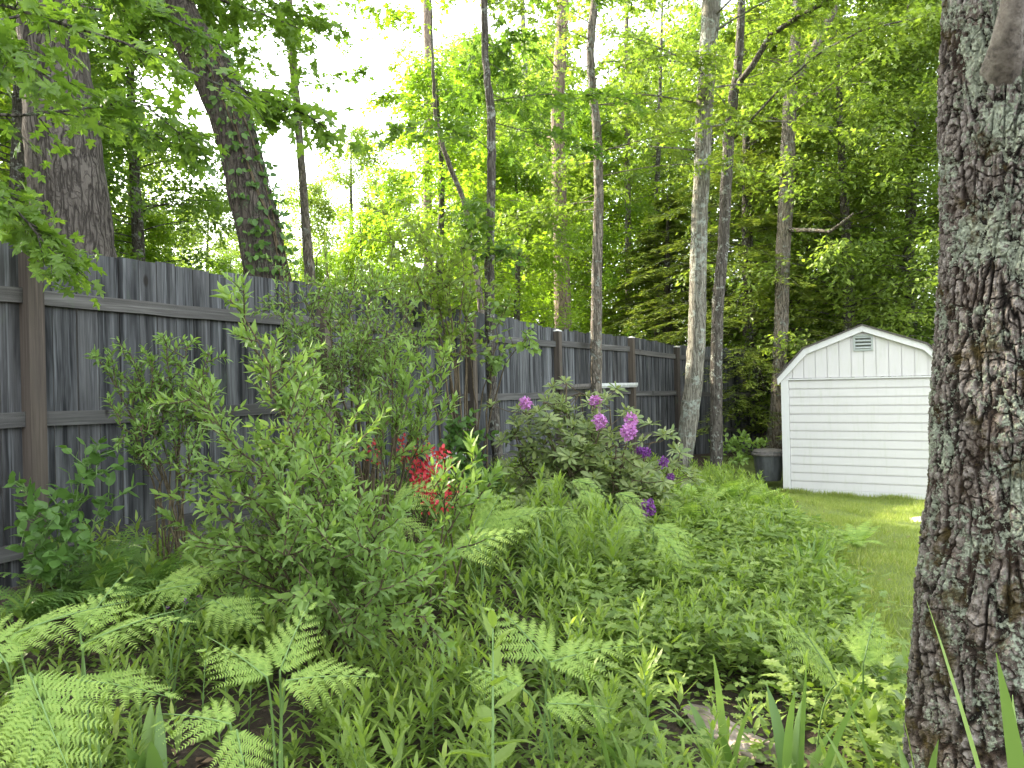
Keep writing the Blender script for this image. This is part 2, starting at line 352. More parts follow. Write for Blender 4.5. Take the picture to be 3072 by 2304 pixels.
nt.links.new(c, b.inputs['Base Color']); b.inputs['Roughness'].default_value = 1; bump(nt, b, noi(nt, texco(nt), 90, 6, .7), 1, .02)

# ------------------------------------------------------------------ ground and lawn
def sheet(name, xs, ys, mat, dz=0, mask=None, kind='structure', bumpy=0):
    X, Y = np.meshgrid(xs, ys); Z = gz(X, Y) + dz
    if bumpy: Z = Z + bumpy * (np.sin(X * 7.3 + np.sin(Y * 5)) * np.cos(Y * 6.1 + X * 2))
    V = np.stack([X, Y, Z], -1).reshape(-1, 3); nx = len(xs); ny = len(ys)
    i, j = np.meshgrid(np.arange(ny - 1), np.arange(nx - 1), indexing='ij'); a = i * nx + j
    q = np.stack([a, a + 1, a + nx + 1, a + nx], -1).reshape(-1, 4)
    if mask is not None:
        c = V[q].mean(1); q = q[mask(c[:, 0], c[:, 1])]
    n = len(q); o = link(name, mesh_np(name, V, q.ravel(), np.arange(n) * 4, None, mat, True)); tag(o, kind=kind); return o
far = np.array([12, 16, 22, 30, 45, 70, 110, 180, 300])
axis = np.concatenate([-far[::-1], np.linspace(-10, 10, 161), far])
sheet('ground', axis, np.concatenate([-far[::-1][:6] , np.linspace(-10, 22, 257), far[3:]]), M['soil'], bumpy=.008)
def lawn_edge(y): return np.interp(y, [1, 2.2, 3, 4.5, 6.9, 9, 11, 13], [1.75, 1.7, 1.65, 1.95, 2.75, 3.1, 3.35, 3.6]) + .08 * np.sin(y * 3.1)
lawnmask = lambda x, y: (x > lawn_edge(y)) & (y < 15) & (y > 1.5)
sheet('lawn', np.linspace(1.5, 14, 240), np.linspace(1.5, 15, 240), M['turf'], dz=.014, mask=lawnmask, bumpy=.008)

# ------------------------------------------------------------------ fence
FP = [(-5.11, 0.1), (-3.97, 2.31), (-2.83, 4.51), (-1.66, 6.72), (-.496, 8.93), (.634, 11.07), (2.01, 13.09), (3.23, 15.2), (5.3, 16.4), (7.5, 17.4), (9.8, 18.1)]
FTOP = [2.36, 2.36, 2.39, 2.40, 2.38, 2.29, 2.26, 2.2, 2.1, 2.0, 1.95]
POSTT = [2.31, 2.31, 2.33, 2.33, 2.30, 2.24, 2.235, 2.15, 2.05, 1.95, 1.9]
fence = thing('wooden_fence', 'long weathered grey board privacy fence with black streaks along the garden', 'fence', (-2.83, 4.51, 0))
FO = np.array([-2.83, 4.51, 0])
for k in range(len(FP) - 1):
    a = np.array(FP[k]); c = np.array(FP[k + 1]); d = (c - a); Ln = np.hypot(*d); d = d / Ln; nn = np.array([d[1], -d[0]])  # nn towards the garden
    rz = math.atan2(d[1], d[0]); mb = MB(); s = .0; dz = -.06 * max(0, k - 5)
    gaps = {4: (Ln - .17,), 5: (Ln * .70,)}.get(k, ())
    while s < Ln - .02:
        w = rng.uniform(.135, .152)
        if s + w > Ln: w = Ln - s
        mid = a + d * (s + w / 2) - nn * (.016 + rng.uniform(-.003, .003))
        top = np.interp(s, [0, Ln], [FTOP[k], FTOP[k + 1]]) + rng.normal(0, .007) + (-.022 if rng.random() < .14 else 0)
        g0 = float(gz(mid[0], mid[1])) - .03
        bot = max(g0, .40 + dz + rng.normal(0, .006)) if k < 5 else g0
        lean = rng.normal(0, .0015)
        mb.box((mid[0], mid[1], (top + bot) / 2), (w - .006, .019, top - bot), rz + lean, a=rng.random())
        s += w + (.016 if any(s < g <= s + w for g in gaps) else (.001 if rng.random() < .8 else .004))
    mb.build('board_panel', M['board'], fence, loc=None).data.transform(Matrix.Translation(-Vector(FO)))
    for zt, off in ((2.12 + dz, 0), (1.40 + dz, 0), (.645 + dz * .7, .0)):
        mr = MB(); L2 = Ln - .095; sag = .012 * rng.uniform(.3, 1)
        nseg = 10
        pts = [a + d * (.0475 + L2 * i / nseg) + nn * .014 for i in range(nseg + 1)]
        V = []
        for i, p in enumerate(pts):
            zz = zt + rng.normal(0, .0015) - sag * math.sin(math.pi * i / nseg) + (FTOP[k + 1] - 2.35) * (i / nseg) * (.3 if k >= 4 else 0)
            for dn, dzz in ((-.018, 0), (.020, 0), (.020, -.087), (-.018, -.087)):
                V.append((p[0] + nn[0] * dn, p[1] + nn[1] * dn, zz + dzz))
        F = [(4 * i + j, 4 * i + (j + 1) % 4, 4 * i + 4 + (j + 1) % 4, 4 * i + 4 + j) for i in range(nseg) for j in range(4)] + [(3, 2, 1, 0), (4 * nseg, 4 * nseg + 1, 4 * nseg + 2, 4 * nseg + 3)]
        mr.add(V, F, rng.random()); mr.build('rail', M['rail'], fence).data.transform(Matrix.Translation(-Vector(FO)))
for k, p in enumerate(FP):
    g0 = float(gz(*p)) - .05; d = np.array(FP[min(k + 1, len(FP) - 1)]) - np.array(FP[max(k - 1, 0)]); rz = math.atan2(d[1], d[0]); d = d / np.hypot(*d); nn = np.array([d[1], -d[0]])
    q = np.array(p) + nn * .04
    mp_ = MB().box((q[0], q[1], (g0 + POSTT[k]) / 2), (.092, .092, POSTT[k] - g0), rz, a=rng.random())
    po = mp_.build('post', M['post'], fence); po.data.transform(Matrix.Translation(-Vector(FO)))
    zc = POSTT[k]; h = .05
    V = [(-h, -h, 0), (h, -h, 0), (h, h, 0), (-h, h, 0), (-h, -h, .012), (h, -h, .012), (h, h, .012), (-h, h, .012), (0, 0, .03)]
    co, si = math.cos(rz), math.sin(rz)
    V = [(q[0] + x * co - y * si, q[1] + x * si + y * co, zc + .001 + z) for x, y, z in V]
    ca = MB().add(V, [(3, 2, 1, 0), (0, 1, 5, 4), (1, 2, 6, 5), (2, 3, 7, 6), (3, 0, 4, 7), (4, 5, 8), (5, 6, 8), (6, 7, 8), (7, 4, 8)], 0)
    ca.build('post_cap', M['whitetrim'], po).data.transform(Matrix.Translation(-Vector(FO)))
# low skirt board under the bottom rail
mb = MB()
for k in range(2, 5):
    a = np.array(FP[k]); c = np.array(FP[k + 1]); d = c - a; Ln = np.hypot(*d); d = d / Ln; nn = np.array([d[1], -d[0]]); mid = (a + c) / 2 + nn * .005
    mb.box((mid[0], mid[1], .46), (Ln - .1, .02, .16), math.atan2(d[1], d[0]), a=rng.random())
mb.build('skirt_board', M['rail'], fence).data.transform(Matrix.Translation(-Vector(FO)))

# gutter section lying along the fence rail
def along_fence(k, t, off, z):
    a = np.array(FP[k]); c = np.array(FP[k + 1]); d = (c - a); Ln = np.hypot(*d); d = d / Ln; nn = np.array([d[1], -d[0]])
    p = a + d * Ln * t + nn * off; return np.array([p[0], p[1], z])
def trough(p0, p1, nn, w=.075, h=.075):
    prof = [(0, h), (0, 0), (w * .7, 0), (w, h * .45), (w, h), (w - .004, h), (w - .004, h * .47), (w * .68, .004), (.004, .004), (.004, h)]
    n = len(prof); V = [tuple(np.array(p) + np.array([nn[0] * u, nn[1] * u, v])) for p in (p0, p1) for u, v in prof]
    return MB().add(V, [(i, (i + 1) % n, n + (i + 1) % n, n + i) for i in range(n)] + [tuple(range(n))[::-1], tuple(range(n, 2 * n))])
nn5 = nrm(np.array([13.09 - 11.07, -(2.01 - .634)]))
g = trough(along_fence(5, .44, .09, 1.405), along_fence(5, .985, .09, 1.40), nn5).build('white_gutter', M['plastic'])
tag(g, 'short pale white gutter piece lying on the middle fence rail behind the slim trunk', 'gutter')
g = trough(along_fence(4, .90, .10, 1.402), along_fence(5, .40, .10, 1.405), nn5).build('dark_gutter', M['lid'])
tag(g, 'dark gutter piece lying across a fence post at middle rail height', 'gutter')

# ------------------------------------------------------------------ shed
SO = P(2351, 1465, 12.2); ux = nrm(np.array([1.75, -1.0, 0])); uy = np.array([-ux[1], ux[0], 0])  # uy goes back
shz = -.245
shed = thing('garden_shed', 'white wooden garden shed with gambrel roof at the edge of the lawn', 'shed', (SO[0], SO[1], shz), math.atan2(ux[1], ux[0]))
SW = 2.40; SD = 3.0; EZ = 1.725  # width, depth, height of gable line above shed base
wallmb = MB()  # clapboard front: each row is a bevelled board
H = 1.705; n = 13
def lap(mb, x0, x1, y, z0, z1, rows):
    h = (z1 - z0) / rows
    for i in range(rows):
        za = z0 + i * h; zb = za + h - .001
        V = []
        for x in (x0, x1): V += [(x, y + .02, za), (x, y - .016, za), (x, y - .013, zb - .020), (x, y + .006, zb - .016), (x, y + .006, zb), (x, y + .02, zb)]
        F = [(j, (j + 1) % 6, 6 + (j + 1) % 6, 6 + j) for j in range(6)] + [(5, 4, 3, 2, 1, 0), (6, 7, 8, 9, 10, 11)]
        mb.add(V, F)
lap(wallmb, .12, SW - .12, 0, 0, H, n)
wallmb.build('front_siding', M['white'], shed)
prof = [(0, 1.736), (.38, 2.13), (SW / 2, 2.445), (SW - .38, 2.13), (SW, 1.736)]
gm = MB()
def rtop(x): return np.interp(x, [p[0] for p in prof], [p[1] for p in prof])
gw = .171; x = SW / 2 - 7 * gw
while x < SW:
    x0 = max(x, .0) + .005; x1 = min(x + gw, SW) - .005
    if x1 > x0:
        xs = sorted({x0, x1, *[p[0] for p in prof if x0 < p[0] < x1]})
        top = [(q, rtop(q)) for q in xs]
        ol = [(x0, 1.735), (x1, 1.735)] + [(q, z) for q, z in reversed(top)]
        k = len(ol); V = [(a, -.012, b) for a, b in ol] + [(a, .01, b) for a, b in ol]
        gm.add(V, [tuple(range(k)), tuple(range(2 * k - 1, k - 1, -1))] + [((i + 1) % k, i, k + i, k + (i + 1) % k) for i in range(k)])
    x += gw
V = [(a, .004, b) for a, b in [(0.001, 1.736), (SW - .001, 1.736)] + [(p[0], p[1] - .002) for p in reversed(prof)]]
gm.add(V, [tuple(range(len(V)))])
gm.build('gable_wall', M['white'], shed)
mb = MB(); mb.box((SW / 2, -.02, 1.717), (SW - .16, .045, .022)); mb.build('gable_flashing', M['whitetrim'], shed)
for cx in (.058, SW - .058): MB().box((cx, -.012, .86), (.115, .045, 1.75)).build('corner_trim', M['whitetrim'], shed)
MB().box((SW / 2 + .1, .01, -.04), (SW - .05, .05, .075)).build('skirt_board', M['whitetrim'], shed)
for sx in (.01, SW - .01): MB().box((sx, SD / 2 + .02, .86), (.02, SD, 1.74)).build('side_wall', M['white'], shed)
bk = MB(); ol = [(0, 0), (SW, 0)] + list(reversed(prof)); k = len(ol)
bk.add([(a, SD, b) for a, b in ol] + [(a, SD + .02, b) for a, b in ol], [tuple(range(k)), tuple(range(2 * k - 1, k - 1, -1))] + [((i + 1) % k, i, k + i, k + (i + 1) % k) for i in range(k)])
bk.build('back_wall', M['white'], shed)
# rake trim and roof follow the gambrel outline, a little proud of the wall
def offs(pr, o): return [(SW / 2 + (p[0] - SW / 2) * (1 + o / (SW / 2)), p[1] + o * .75) for p in pr]
ext = [(-.10, 1.645)] + prof[1:4] + [(SW + .10, 1.645)]
outer = [(-.05, 1.735), (.355, 2.185), (SW / 2, 2.505), (SW - .355, 2.185), (SW + .05, 1.735)]
inner = [(-.04, 1.635), (.395, 2.105), (SW / 2, 2.415), (SW - .395, 2.105), (SW + .04, 1.635)]
rk = MB(); V = [(x, y, z) for y in (-.075, -.03) for x, z in outer + list(reversed(inner))]
k = 10; F = [(i, i + 1, 8 - i, 9 - i) for i in range(4)] + [(10 + 9 - i, 10 + 8 - i, 10 + i + 1, 10 + i) for i in range(4)] + [((i + 1) % k, i, k + i, k + (i + 1) % k) for i in range(k)]
rk.add(V, F); rk.build('rake_trim', M['whitetrim'], shed)
rf = MB(); o2 = [(x + (x - SW / 2) * .015, z + .022) for x, z in outer]
o1 = [(x, z + .002) for x, z in outer]
V = [(x, y, z) for y in (-.10, SD + .1) for x, z in o2 + list(reversed(o1))]
F = [(i, i + 1, 8 - i, 9 - i) for i in range(4)] + [(10 + 9 - i, 10 + 8 - i, 10 + i + 1, 10 + i) for i in range(4)] + [((i + 1) % k, i, k + i, k + (i + 1) % k) for i in range(k)]
rf.add(V, F); rf.build('roof', M['shingle'], shed)
ve = MB(); cx, cz, vw, vh = SW / 2 + .0, 2.25, .27, .25
for s in (-1, 1): ve.box((cx + s * (vw / 2 - .014), -.024, cz), (.028, .022, vh)); ve.box((cx, -.024, cz + s * (vh / 2 - .014)), (vw - .058, .022, .028))
vo_ = ve.build('vent', M['ventgrey'], shed)
MB().box((cx, -.0155, cz), (vw - .057, .004, vh - .057)).build('vent_shade_panel', M['ventdark'], vo_)  # dark panel on the gable, shade behind the louvres put into its colour
for i in range(4): MB().box((cx, -.026, cz - .078 + i * .052), (vw - .06, .016, .026), rot=Matrix.Rotation(R(-28), 3, 'X')).build('louvre', M['ventgrey'], vo_)

# ------------------------------------------------------------------ dustbin
bp = P(2306, 1420, 12.6); bz = float(gz(bp[0], bp[1]))
bz = max(bz, P(2306, 1436, 12.6)[2] - .02)
bin_ = thing('dustbin', 'black plastic dustbin with a weathered lid beside the white shed', 'dustbin', (bp[0], bp[1], bz), R(10))
def lathe(mb, prof, n=40, flute=0):
    V = []; 
    for r, z in prof:
        for j in range(n):
            rr = r * (1 + (flute if j % 4 < 2 else 0)); th = 2 * math.pi * j / n; V.append((rr * math.cos(th), rr * math.sin(th), z))
    F = [(i * n + j, i * n + (j + 1) % n, (i + 1) * n + (j + 1) % n, (i + 1) * n + j) for i in range(len(prof) - 1) for j in range(n)]
    F += [tuple(range(n))[::-1], tuple(range((len(prof) - 1) * n, len(prof) * n))]
    return mb.add(V, F)
lathe(MB(), [(.185, 0), (.19, .02), (.235, .40), (.24, .405)], flute=.02).build('body', M['bin'], bin_)
lathe(MB(), [(.235, .406), (.262, .408), (.268, .425), (.262, .445), (.25, .448), (.245, .475), (.20, .50), (.12, .512), (.02, .516)]).build('lid', M['lid'], bin_)
lid = bin_.children[-1]
hp = [(-.06, -.262, .40), (-.06, -.29, .41), (-.06, -.292, .47), (.06, -.292, .47), (.06, -.29, .41), (.06, -.262, .40)]
hd = MB().tube(hp, .008, 8); hd.build('handle', M['bin'], bin_)

# ------------------------------------------------------------------ trees: trunks and crowns
class Tree:
    def __init__(s, name, label, base, cat='tree', group=None):
        s.o = thing(name, label, cat, tuple(base), 0, group); s.b = np.array(base, float); s.wood = MB(); s.bag = Bag()
    def trunk(s, pts, rad, n=20, wob=.02):
        pts = np.array(pts, float); rad = np.array(rad, float)
        # resample smoothly
        t = np.concatenate([[0], np.cumsum(np.linalg.norm(np.diff(pts, axis=0), axis=1))]); tt = np.linspace(0, t[-1], max(12, int(t[-1] / .12)))
        c = np.stack([np.interp(tt, t, pts[:, i]) for i in range(3)], 1)
        for _ in range(4): c[1:-1] = (c[:-2] + 2 * c[1:-1] + c[2:]) / 4
        c[:, :2] += .004 * rng.standard_normal((len(c), 2))
        r = np.interp(tt, t, rad); s.tp, s.tr = c, r
        s.wood.tube(c, r, n, wob=wob)
        return s
    def at(s, z):
        i = np.argmin(abs(s.tp[:, 2] - z)); return s.tp[i], s.tr[i]
    def limbs(s, n, z0, z1, length, az=None, azs=math.pi, lift=.35, droop=.25, twigs=10, leaves=16, size=.11, tw_len=.5, flat=.35, thick=.13, show=True, tint=(0, 1), jit=.05, wires=False):
        for i in range(n):
            z = z0 + (z1 - z0) * (i + rng.random()) / n; p0, r0 = s.at(z)
            a = rng.uniform(0, 2 * math.pi) if az is None else az + rng.uniform(-azs, azs)
            L = length * rng.uniform(.6, 1.1) * (1 - .45 * (z - z0) / max(z1 - z0, .1))
            hd = np.array([math.cos(a), math.sin(a), 0]); t = np.linspace(0, 1, 9)
            pts = p0 + L * t[:, None] * hd + np.array([0, 0, 1]) * (L * (lift * t - droop * t ** 2))[:, None]
            side = np.cross(hd, [0, 0, 1]); pts += side * (np.sin(t * rng.uniform(2, 5)) * .06 * L * rng.choice([-1, 1]))[:, None]
            if show: s.wood.tube(pts, np.maximum(min(r0 * thick, .012 * L + .006) * (1 - .85 * t), .003), 5)
            s.spray(pts, L, twigs, leaves, size, tw_len, flat, tint, jit, wires)
    def spray(s, pts, L, twigs, leaves, size, tw_len, flat=.35, tint=(0, 1), jit=.05, wires=False, tmin=.2):
        T = len(pts) - 1; tt = rng.uniform(tmin, 1, twigs); idx = tt * T; i0 = np.minimum(idx.astype(int), T - 1); f = (idx - i0)[:, None]
        o = pts[i0] * (1 - f) + pts[i0 + 1] * f; d = nrm(pts[i0 + 1] - pts[i0])
        sg = rng.choice([-1, 1], twigs)[:, None]; side = nrm(np.cross(d, [0, 0, 1]) + 1e-6)
        dd = nrm(d * rng.uniform(.3, 1, (twigs, 1)) + side * sg * rng.uniform(.3, 1, (twigs, 1)) + np.array([0, 0, 1]) * rng.normal(0, flat, (twigs, 1)))
        ll = tw_len * rng.uniform(.5, 1.2, twigs) * (1 - .4 * tt)
        u = (np.arange(leaves) + .5) / leaves
        pos = o[:, None] + dd[:, None] * (u[None, :, None] * ll[:, None, None]) + np.array([0, 0, -1]) * (.18 * ll[:, None, None] * u[None, :, None] ** 2)
        pos = pos + jit * rng.standard_normal(pos.shape)
        ts = np.cross(dd, [0, 0, 1]); ts = nrm(ts)[:, None] * np.where(np.arange(leaves) % 2, 1, -1)[None, :, None]
        ld = dd[:, None] * .7 + ts * rng.uniform(.3, 1, (twigs, leaves, 1)) + .35 * rng.standard_normal(pos.shape) + np.array([0, 0, -.35])
        nn = np.array([0, 0, 1.0]) + .45 * rng.standard_normal(pos.shape)
        tb = rng.uniform(*tint); tn = np.clip(tb * .6 + .4 * rng.random((twigs, leaves)), 0, 1)
        s.bag.add(pos.reshape(-1, 3), ld.reshape(-1, 3), nn.reshape(-1, 3), (size * rng.uniform(.6, 1.15, (twigs, leaves))).ravel(), tn.ravel())
        if wires:
            for k in range(twigs): s.wood.tube(np.stack([o[k], o[k] + dd[k] * ll[k] * .5 + [0, 0, -.03 * ll[k]], o[k] + dd[k] * ll[k] + [0, 0, -.15 * ll[k]]]), [.004, .003, .0015], 3)
    def finish(s, bark, leafm, tmpl=SIMPLE, smooth=False):
        s.wood.build('trunk', bark, s.o, True).data.transform(Matrix.Translation(-Vector(s.b)))
        if s.bag.d: s.bag.build('crown', tmpl, leafm, s.o, smooth, org=s.b)
        return s.o
def pixtree(name, label, Z, pts, up=6, lean=None, **kw):
    """pts: (px, py, width px) from the base upwards; carries on above the picture for `up` metres"""
    w = [P(x, y, Z) for x, y, _ in pts]; r = [q * Z / FPX / 2 for _, _, q in pts]
    g0 = float(gz(w[0][0], w[0][1])); d0 = w[1] - w[0]; base = np.array([w[0][0] - d0[0] / d0[2] * (w[0][2] - g0) * .5, w[0][1], g0])
    if w[0][2] > g0 + .02: w = [base - [0, 0, .1]] + w; r = [r[0] * 1.15] + r
    else: w[0] = np.array([w[0][0], w[0][1], g0 - .1]); base = np.array([w[0][0], w[0][1], g0])
    d = nrm(w[-1] - w[-2]) if lean is None else nrm(np.array(lean, float))
    w += [w[-1] + d * up * .5, w[-1] + (d * .7 + np.array([0, 0, .3])) * up]; r += [r[-1] * .75, r[-1] * .25]
    t = Tree(name, label, base, **kw); t.trunk(w, r); return t

# the two big trunks behind the fence on the left
t = pixtree('oak_tree', 'thick upright furrowed grey trunk rising behind the fence, widest tree beyond it', 6.6, [(232, 900, 232), (228, 760, 220), (190, 430, 205), (165, 180, 182), (148, 0, 172)], up=9)
t.limbs(26, 5.0, 11, 3.6, twigs=22, leaves=22, size=.12, tw_len=.7); t.finish(M['bark_big'], M['maple'], MAPLE_S)
t = pixtree('leaning_tree', 'dark trunk leaning left with a crook near the top, vine leaves on its side', 7.6, [(812, 900, 136), (800, 800, 130), (722, 463, 120), (684, 324, 124), (632, 199, 132), (556, 93, 112), (518, 0, 108)], up=8)
t.limbs(22, 5.4, 11, 3.2, twigs=20, leaves=22, size=.12, tw_len=.7); 
# ivy leaves on the lean
t.finish(M['bark_lean'], M['maple'], MAPLE_S)
iv = Bag()
for k in range(520):
    z = rng.uniform(2.5, 5.0); p, r = t.at(z); a = rng.uniform(-1.9, .5)
    o_ = np.array([math.cos(a), math.sin(a), 0]); iv.add(p + o_ * (r + rng.uniform(.01, .09)), o_ * .4 + rng.standard_normal(3) * .5 + [0, 0, -.4], o_ + .5 * rng.standard_normal(3), rng.uniform(.04, .085), rng.random())
ivs = MB()
for k in range(4):
    zz = np.linspace(1.9, 5.0, 24); ph = rng.uniform(-1.6, .2)
    ivs.tube([t.at(z)[0] + (t.at(z)[1] + .01) * np.array([math.cos(ph + .4 * math.sin(z * 2 + k)), math.sin(ph + .4 * math.sin(z * 2 + k)), 0]) for z in zz], .007, 5)
vi = thing('climbing_vine', 'green creeper climbing the right side of the dark leaning trunk', 'vine', tuple(t.b))
ivs.build('vine_stem', M['stem'], vi, True).data.transform(Matrix.Translation(-Vector(t.b))); iv.build('leaves', OVATE, M['vine'], vi, org=t.b)

t = pixtree('slim_tree', 'slim straight trunk standing alone against the white sky', 12.0, [(932, 860, 34), (912, 602, 24), (895, 370, 22), (878, 185, 25), (867, 0, 20)], up=5)
t.limbs(14, 5.5, 10, 2.2, twigs=10, leaves=12, size=.11, tw_len=.5, wires=True); t.finish(M['bark_brown'], M['maple'], MAPLE_S)
t = pixtree('young_maple', 'slim dark trunk in front of the fence with drooping vine leaves, bent near the ground', 9.1, [(1495, 1411, 32), (1484, 1277, 34), (1470, 1092, 27), (1467, 860, 31), (1474, 602, 26), (1477, 333, 26), (1455, 210, 21), (1453, 23, 21)], up=4)
t.limbs(18, 4.2, 8.5, 2.2, twigs=12, leaves=14, size=.105, tw_len=.5, wires=True, lift=.2); t.limbs(5, 2.6, 3.6, 1.0, twigs=8, leaves=12, size=.1, tw_len=.35, wires=True, lift=.15); t.finish(M['bark_dark'], M['maple'], MAPLE)
youngm = t
t = pixtree('maple_tree', 'brown trunk in front of the fence behind the topmost rhododendron flowers', 11.6, [(1790, 1400, 36), (1790, 1208, 33), (1788, 1092, 36), (1790, 860, 32), (1797, 555, 28), (1790, 361, 27), (1779, 296, 25), (1769, 162, 23), (1775, 79, 26), (1785, 0, 21)], up=5)
t.limbs(26, 3.9, 10.5, 2.8, twigs=14, leaves=16, size=.105, tw_len=.6, wires=True, lift=.25); t.finish(M['bark_brown'], M['forest'], MAPLE_S)
t = pixtree('maple_tree', 'thickest pale grey trunk of the three beside the shed, sweeping left at its foot', 12.0, [(2046, 1425, 50), (2066, 1277, 54), (2080, 1162, 54), (2091, 1000, 52), (2095, 814, 50), (2098, 648, 48), (2107, 509, 47), (2110, 370, 50), (2122, 185, 50), (2135, 0, 56)], up=6)
t.limbs(26, 5.0, 11.5, 3.2, twigs=16, leaves=18, size=.105, tw_len=.65, wires=True, lift=.3); t.finish(M['bark_grey'], M['forest'], MAPLE_S)
t = pixtree('maple_tree', 'dark slender forked trunk between the two paler trunks near the shed', 12.5, [(2149, 1412, 38), (2149, 1092, 35), (2153, 907, 35), (2170, 741, 33), (2178, 556, 34), (2188, 394, 33), (2201, 278, 28), (2216, 200, 26), (2225, 0, 22)], up=5)
br = [P(x, y, 12.5 - i * .25) for i, (x, y) in enumerate([(2205, 262), (2256, 199), (2312, 106), (2372, 65), (2437, 28), (2488, 0), (2560, -60)])]
t.wood.tube(br, [.05, .048, .045, .04, .036, .03, .02], 8); t.spray(np.array(br), 3, 40, 16, .105, .7, wires=True)
br = [P(x, y, 12.5 - i * .5) for i, (x, y) in enumerate([(2203, 415), (2290, 320), (2370, 235), (2470, 150), (2590, 90), (2720, 60), (2830, 40)])]
t.wood.tube(br, [.022, .02, .018, .016, .013, .01, .006], 6); t.spray(np.array(br), 3, 46, 16, .10, .6, wires=True)
t.limbs(16, 5.8, 10, 2.6, twigs=14, leaves=16, size=.105, tw_len=.6, wires=True); t.finish(M['bark_dark'], M['forest'], MAPLE_S)
t = pixtree('maple_tree', 'brown flaky trunk directly behind the dustbin with a broken upper limb', 14.6, [(2322, 1347, 50), (2331, 1208, 38), (2341, 1046, 42), (2347, 861, 41), (2350, 741, 43), (2359, 579, 43), (2365, 417, 42), (2372, 255, 38), (2384, 162, 32), (2392, 0, 26)], up=5)
t.wood.tube([P(2380, 250, 14.5), P(2404, 218, 14.4), P(2440, 150, 14.3), P(2474, 83, 14.2), P(2511, 18, 14.1)], [.09, .085, .08, .07, .055], 10)
t.wood.tube([P(2365, 690, 14.5), P(2420, 690, 14.2), P(2490, 695, 13.9), P(2530, 665, 13.6), P(2560, 640, 13.4)], [.045, .04, .035, .025, .015], 8)
t.limbs(20, 6.2, 11, 2.9, twigs=16, leaves=16, size=.105, tw_len=.6); t.finish(M['bark_brown'], M['forest'], MAPLE_S)
t = pixtree('slanting_sapling', 'thin pale sapling slanting left beside the slim dark trunk', 11.8, [(1450, 960, 22), (1417, 741, 16), (1394, 602, 15), (1343, 486, 15), (1306, 361, 13), (1297, 139, 8)], up=1.5)
t.limbs(14, 3.2, 8.5, 1.7, twigs=12, leaves=14, size=.10, tw_len=.5, wires=True); t.finish(M['bark_brown'], M['mapleyel'], MAPLE_S)
for (lab, Z, pts, bark) in [
    ('reddish sunlit double-width trunk behind the fence right of the slim dark trunk', 17, [(1690, 980, 52), (1682, 740, 46), (1672, 324, 40), (1690, 0, 34)], 'bark_pink'),
    ('pale distant trunk half hidden by bright leaves left of the slanting sapling', 21, [(1284, 820, 28), (1283, 480, 26), (1288, 200, 30), (1280, 0, 26)], 'bark_pink'),
    ('thin straight trunk in the woods just right of the brown trunk by the fence', 20, [(1885, 860, 20), (1882, 450, 17), (1878, 120, 13), (1882, 0, 12)], 'bark_brown'),
    ('thin black trunk in the woods left of the pale grey trunk', 21, [(1970, 900, 18), (1971, 560, 15), (1975, 460, 14), (1982, 200, 9)], 'bark_dark'),
    ('thin grey trunk in the woods with bright leaves hiding its lower half', 22, [(1590, 900, 26), (1584, 360, 20), (1575, 255, 18), (1570, 100, 15)], 'bark_grey'),
    ('dark thin trunk showing among leaves left of the lichened trunk', 19, [(2600, 1000, 22), (2590, 600, 20), (2585, 330, 17), (2583, 0, 12)], 'bark_dark')]:
    t = pixtree('woodland_tree', lab, Z, pts, up=4); t.limbs(16, 5, 11, 2.4, twigs=14, leaves=16, size=.12, tw_len=.6); t.finish(M[bark], M['forest'], SIMPLE)

# hemlock
def hemlock(label, base, h, rad, n, seed_z0=.8):
    t = Tree('hemlock_tree', label, base); b = np.array(base)
    t.trunk([b - [0, 0, .1], b + [0, 0, h * .5], b + [.1, .1, h]], [.17, .11, .02], 14)
    for i in range(n):
        z = seed_z0 + (h - seed_z0) * ((i + rng.random()) / n) ** 1.0; a = rng.uniform(0, 2 * math.pi); L = rad * (1 - (z / h) ** 1.3) * rng.uniform(.7, 1.1) + .25
        p0, r0 = t.at(z + base[2]); hd = np.array([math.cos(a), math.sin(a), 0]); u = np.linspace(0, 1, 8)[:, None]
        pts = p0 + L * u * hd + np.array([0, 0, 1]) * L * (.25 * u - .38 * u ** 2)
        t.wood.tube(pts, np.maximum(.014 * (1 - .9 * u[:, 0]), .002), 4)
        # flat feathery twigs either side
        nt_ = int(26 * L / rad) + 8; tt = rng.uniform(.12, 1, nt_); o = np.stack([np.interp(tt, u[:, 0], pts[:, j]) for j in range(3)], 1)
        side = np.cross(hd, [0, 0, 1]); sg = np.where(np.arange(nt_) % 2, 1, -1)[:, None]
        dd = nrm(hd * .75 + side * sg * .8 + np.array([0, 0, -.18]) + .12 * rng.standard_normal((nt_, 3))); ll = .34 * L ** .5 * (1.1 - .7 * tt)
        m_ = 13; q = (np.arange(m_) + .5) / m_
        pos = o[:, None] + dd[:, None] * (q[None, :, None] * ll[:, None, None]) + .012 * rng.standard_normal((nt_, m_, 3)) - np.array([0, 0, .12]) * (q[None, :, None] ** 2) * ll[:, None, None]
        ts = nrm(np.cross(dd, [0, 0, 1]))[:, None] * np.where(np.arange(m_) % 2, 1, -1)[None, :, None]
        ld = dd[:, None] * .8 + ts * .8 + .15 * rng.standard_normal(pos.shape); nn = np.array([0, 0, 1.0]) + .3 * rng.standard_normal(pos.shape)
        tn = np.clip(q[None, :] * .6 + rng.random((nt_, m_)) * .4, 0, 1)  # tint rises towards twig tips, their lit look put into the colour
        t.bag.add(pos.reshape(-1, 3), ld.reshape(-1, 3), nn.reshape(-1, 3), rng.uniform(.08, .15, nt_ * m_), tn.ravel())
    HEM = ([(0, 0, 0), (.4, .13, 0), (1, 0, -.05), (.4, -.13, 0)], [(0, 3, 2, 1)])
    t.finish(M['bark_dark'], M['hemlock'], HEM); return t.o
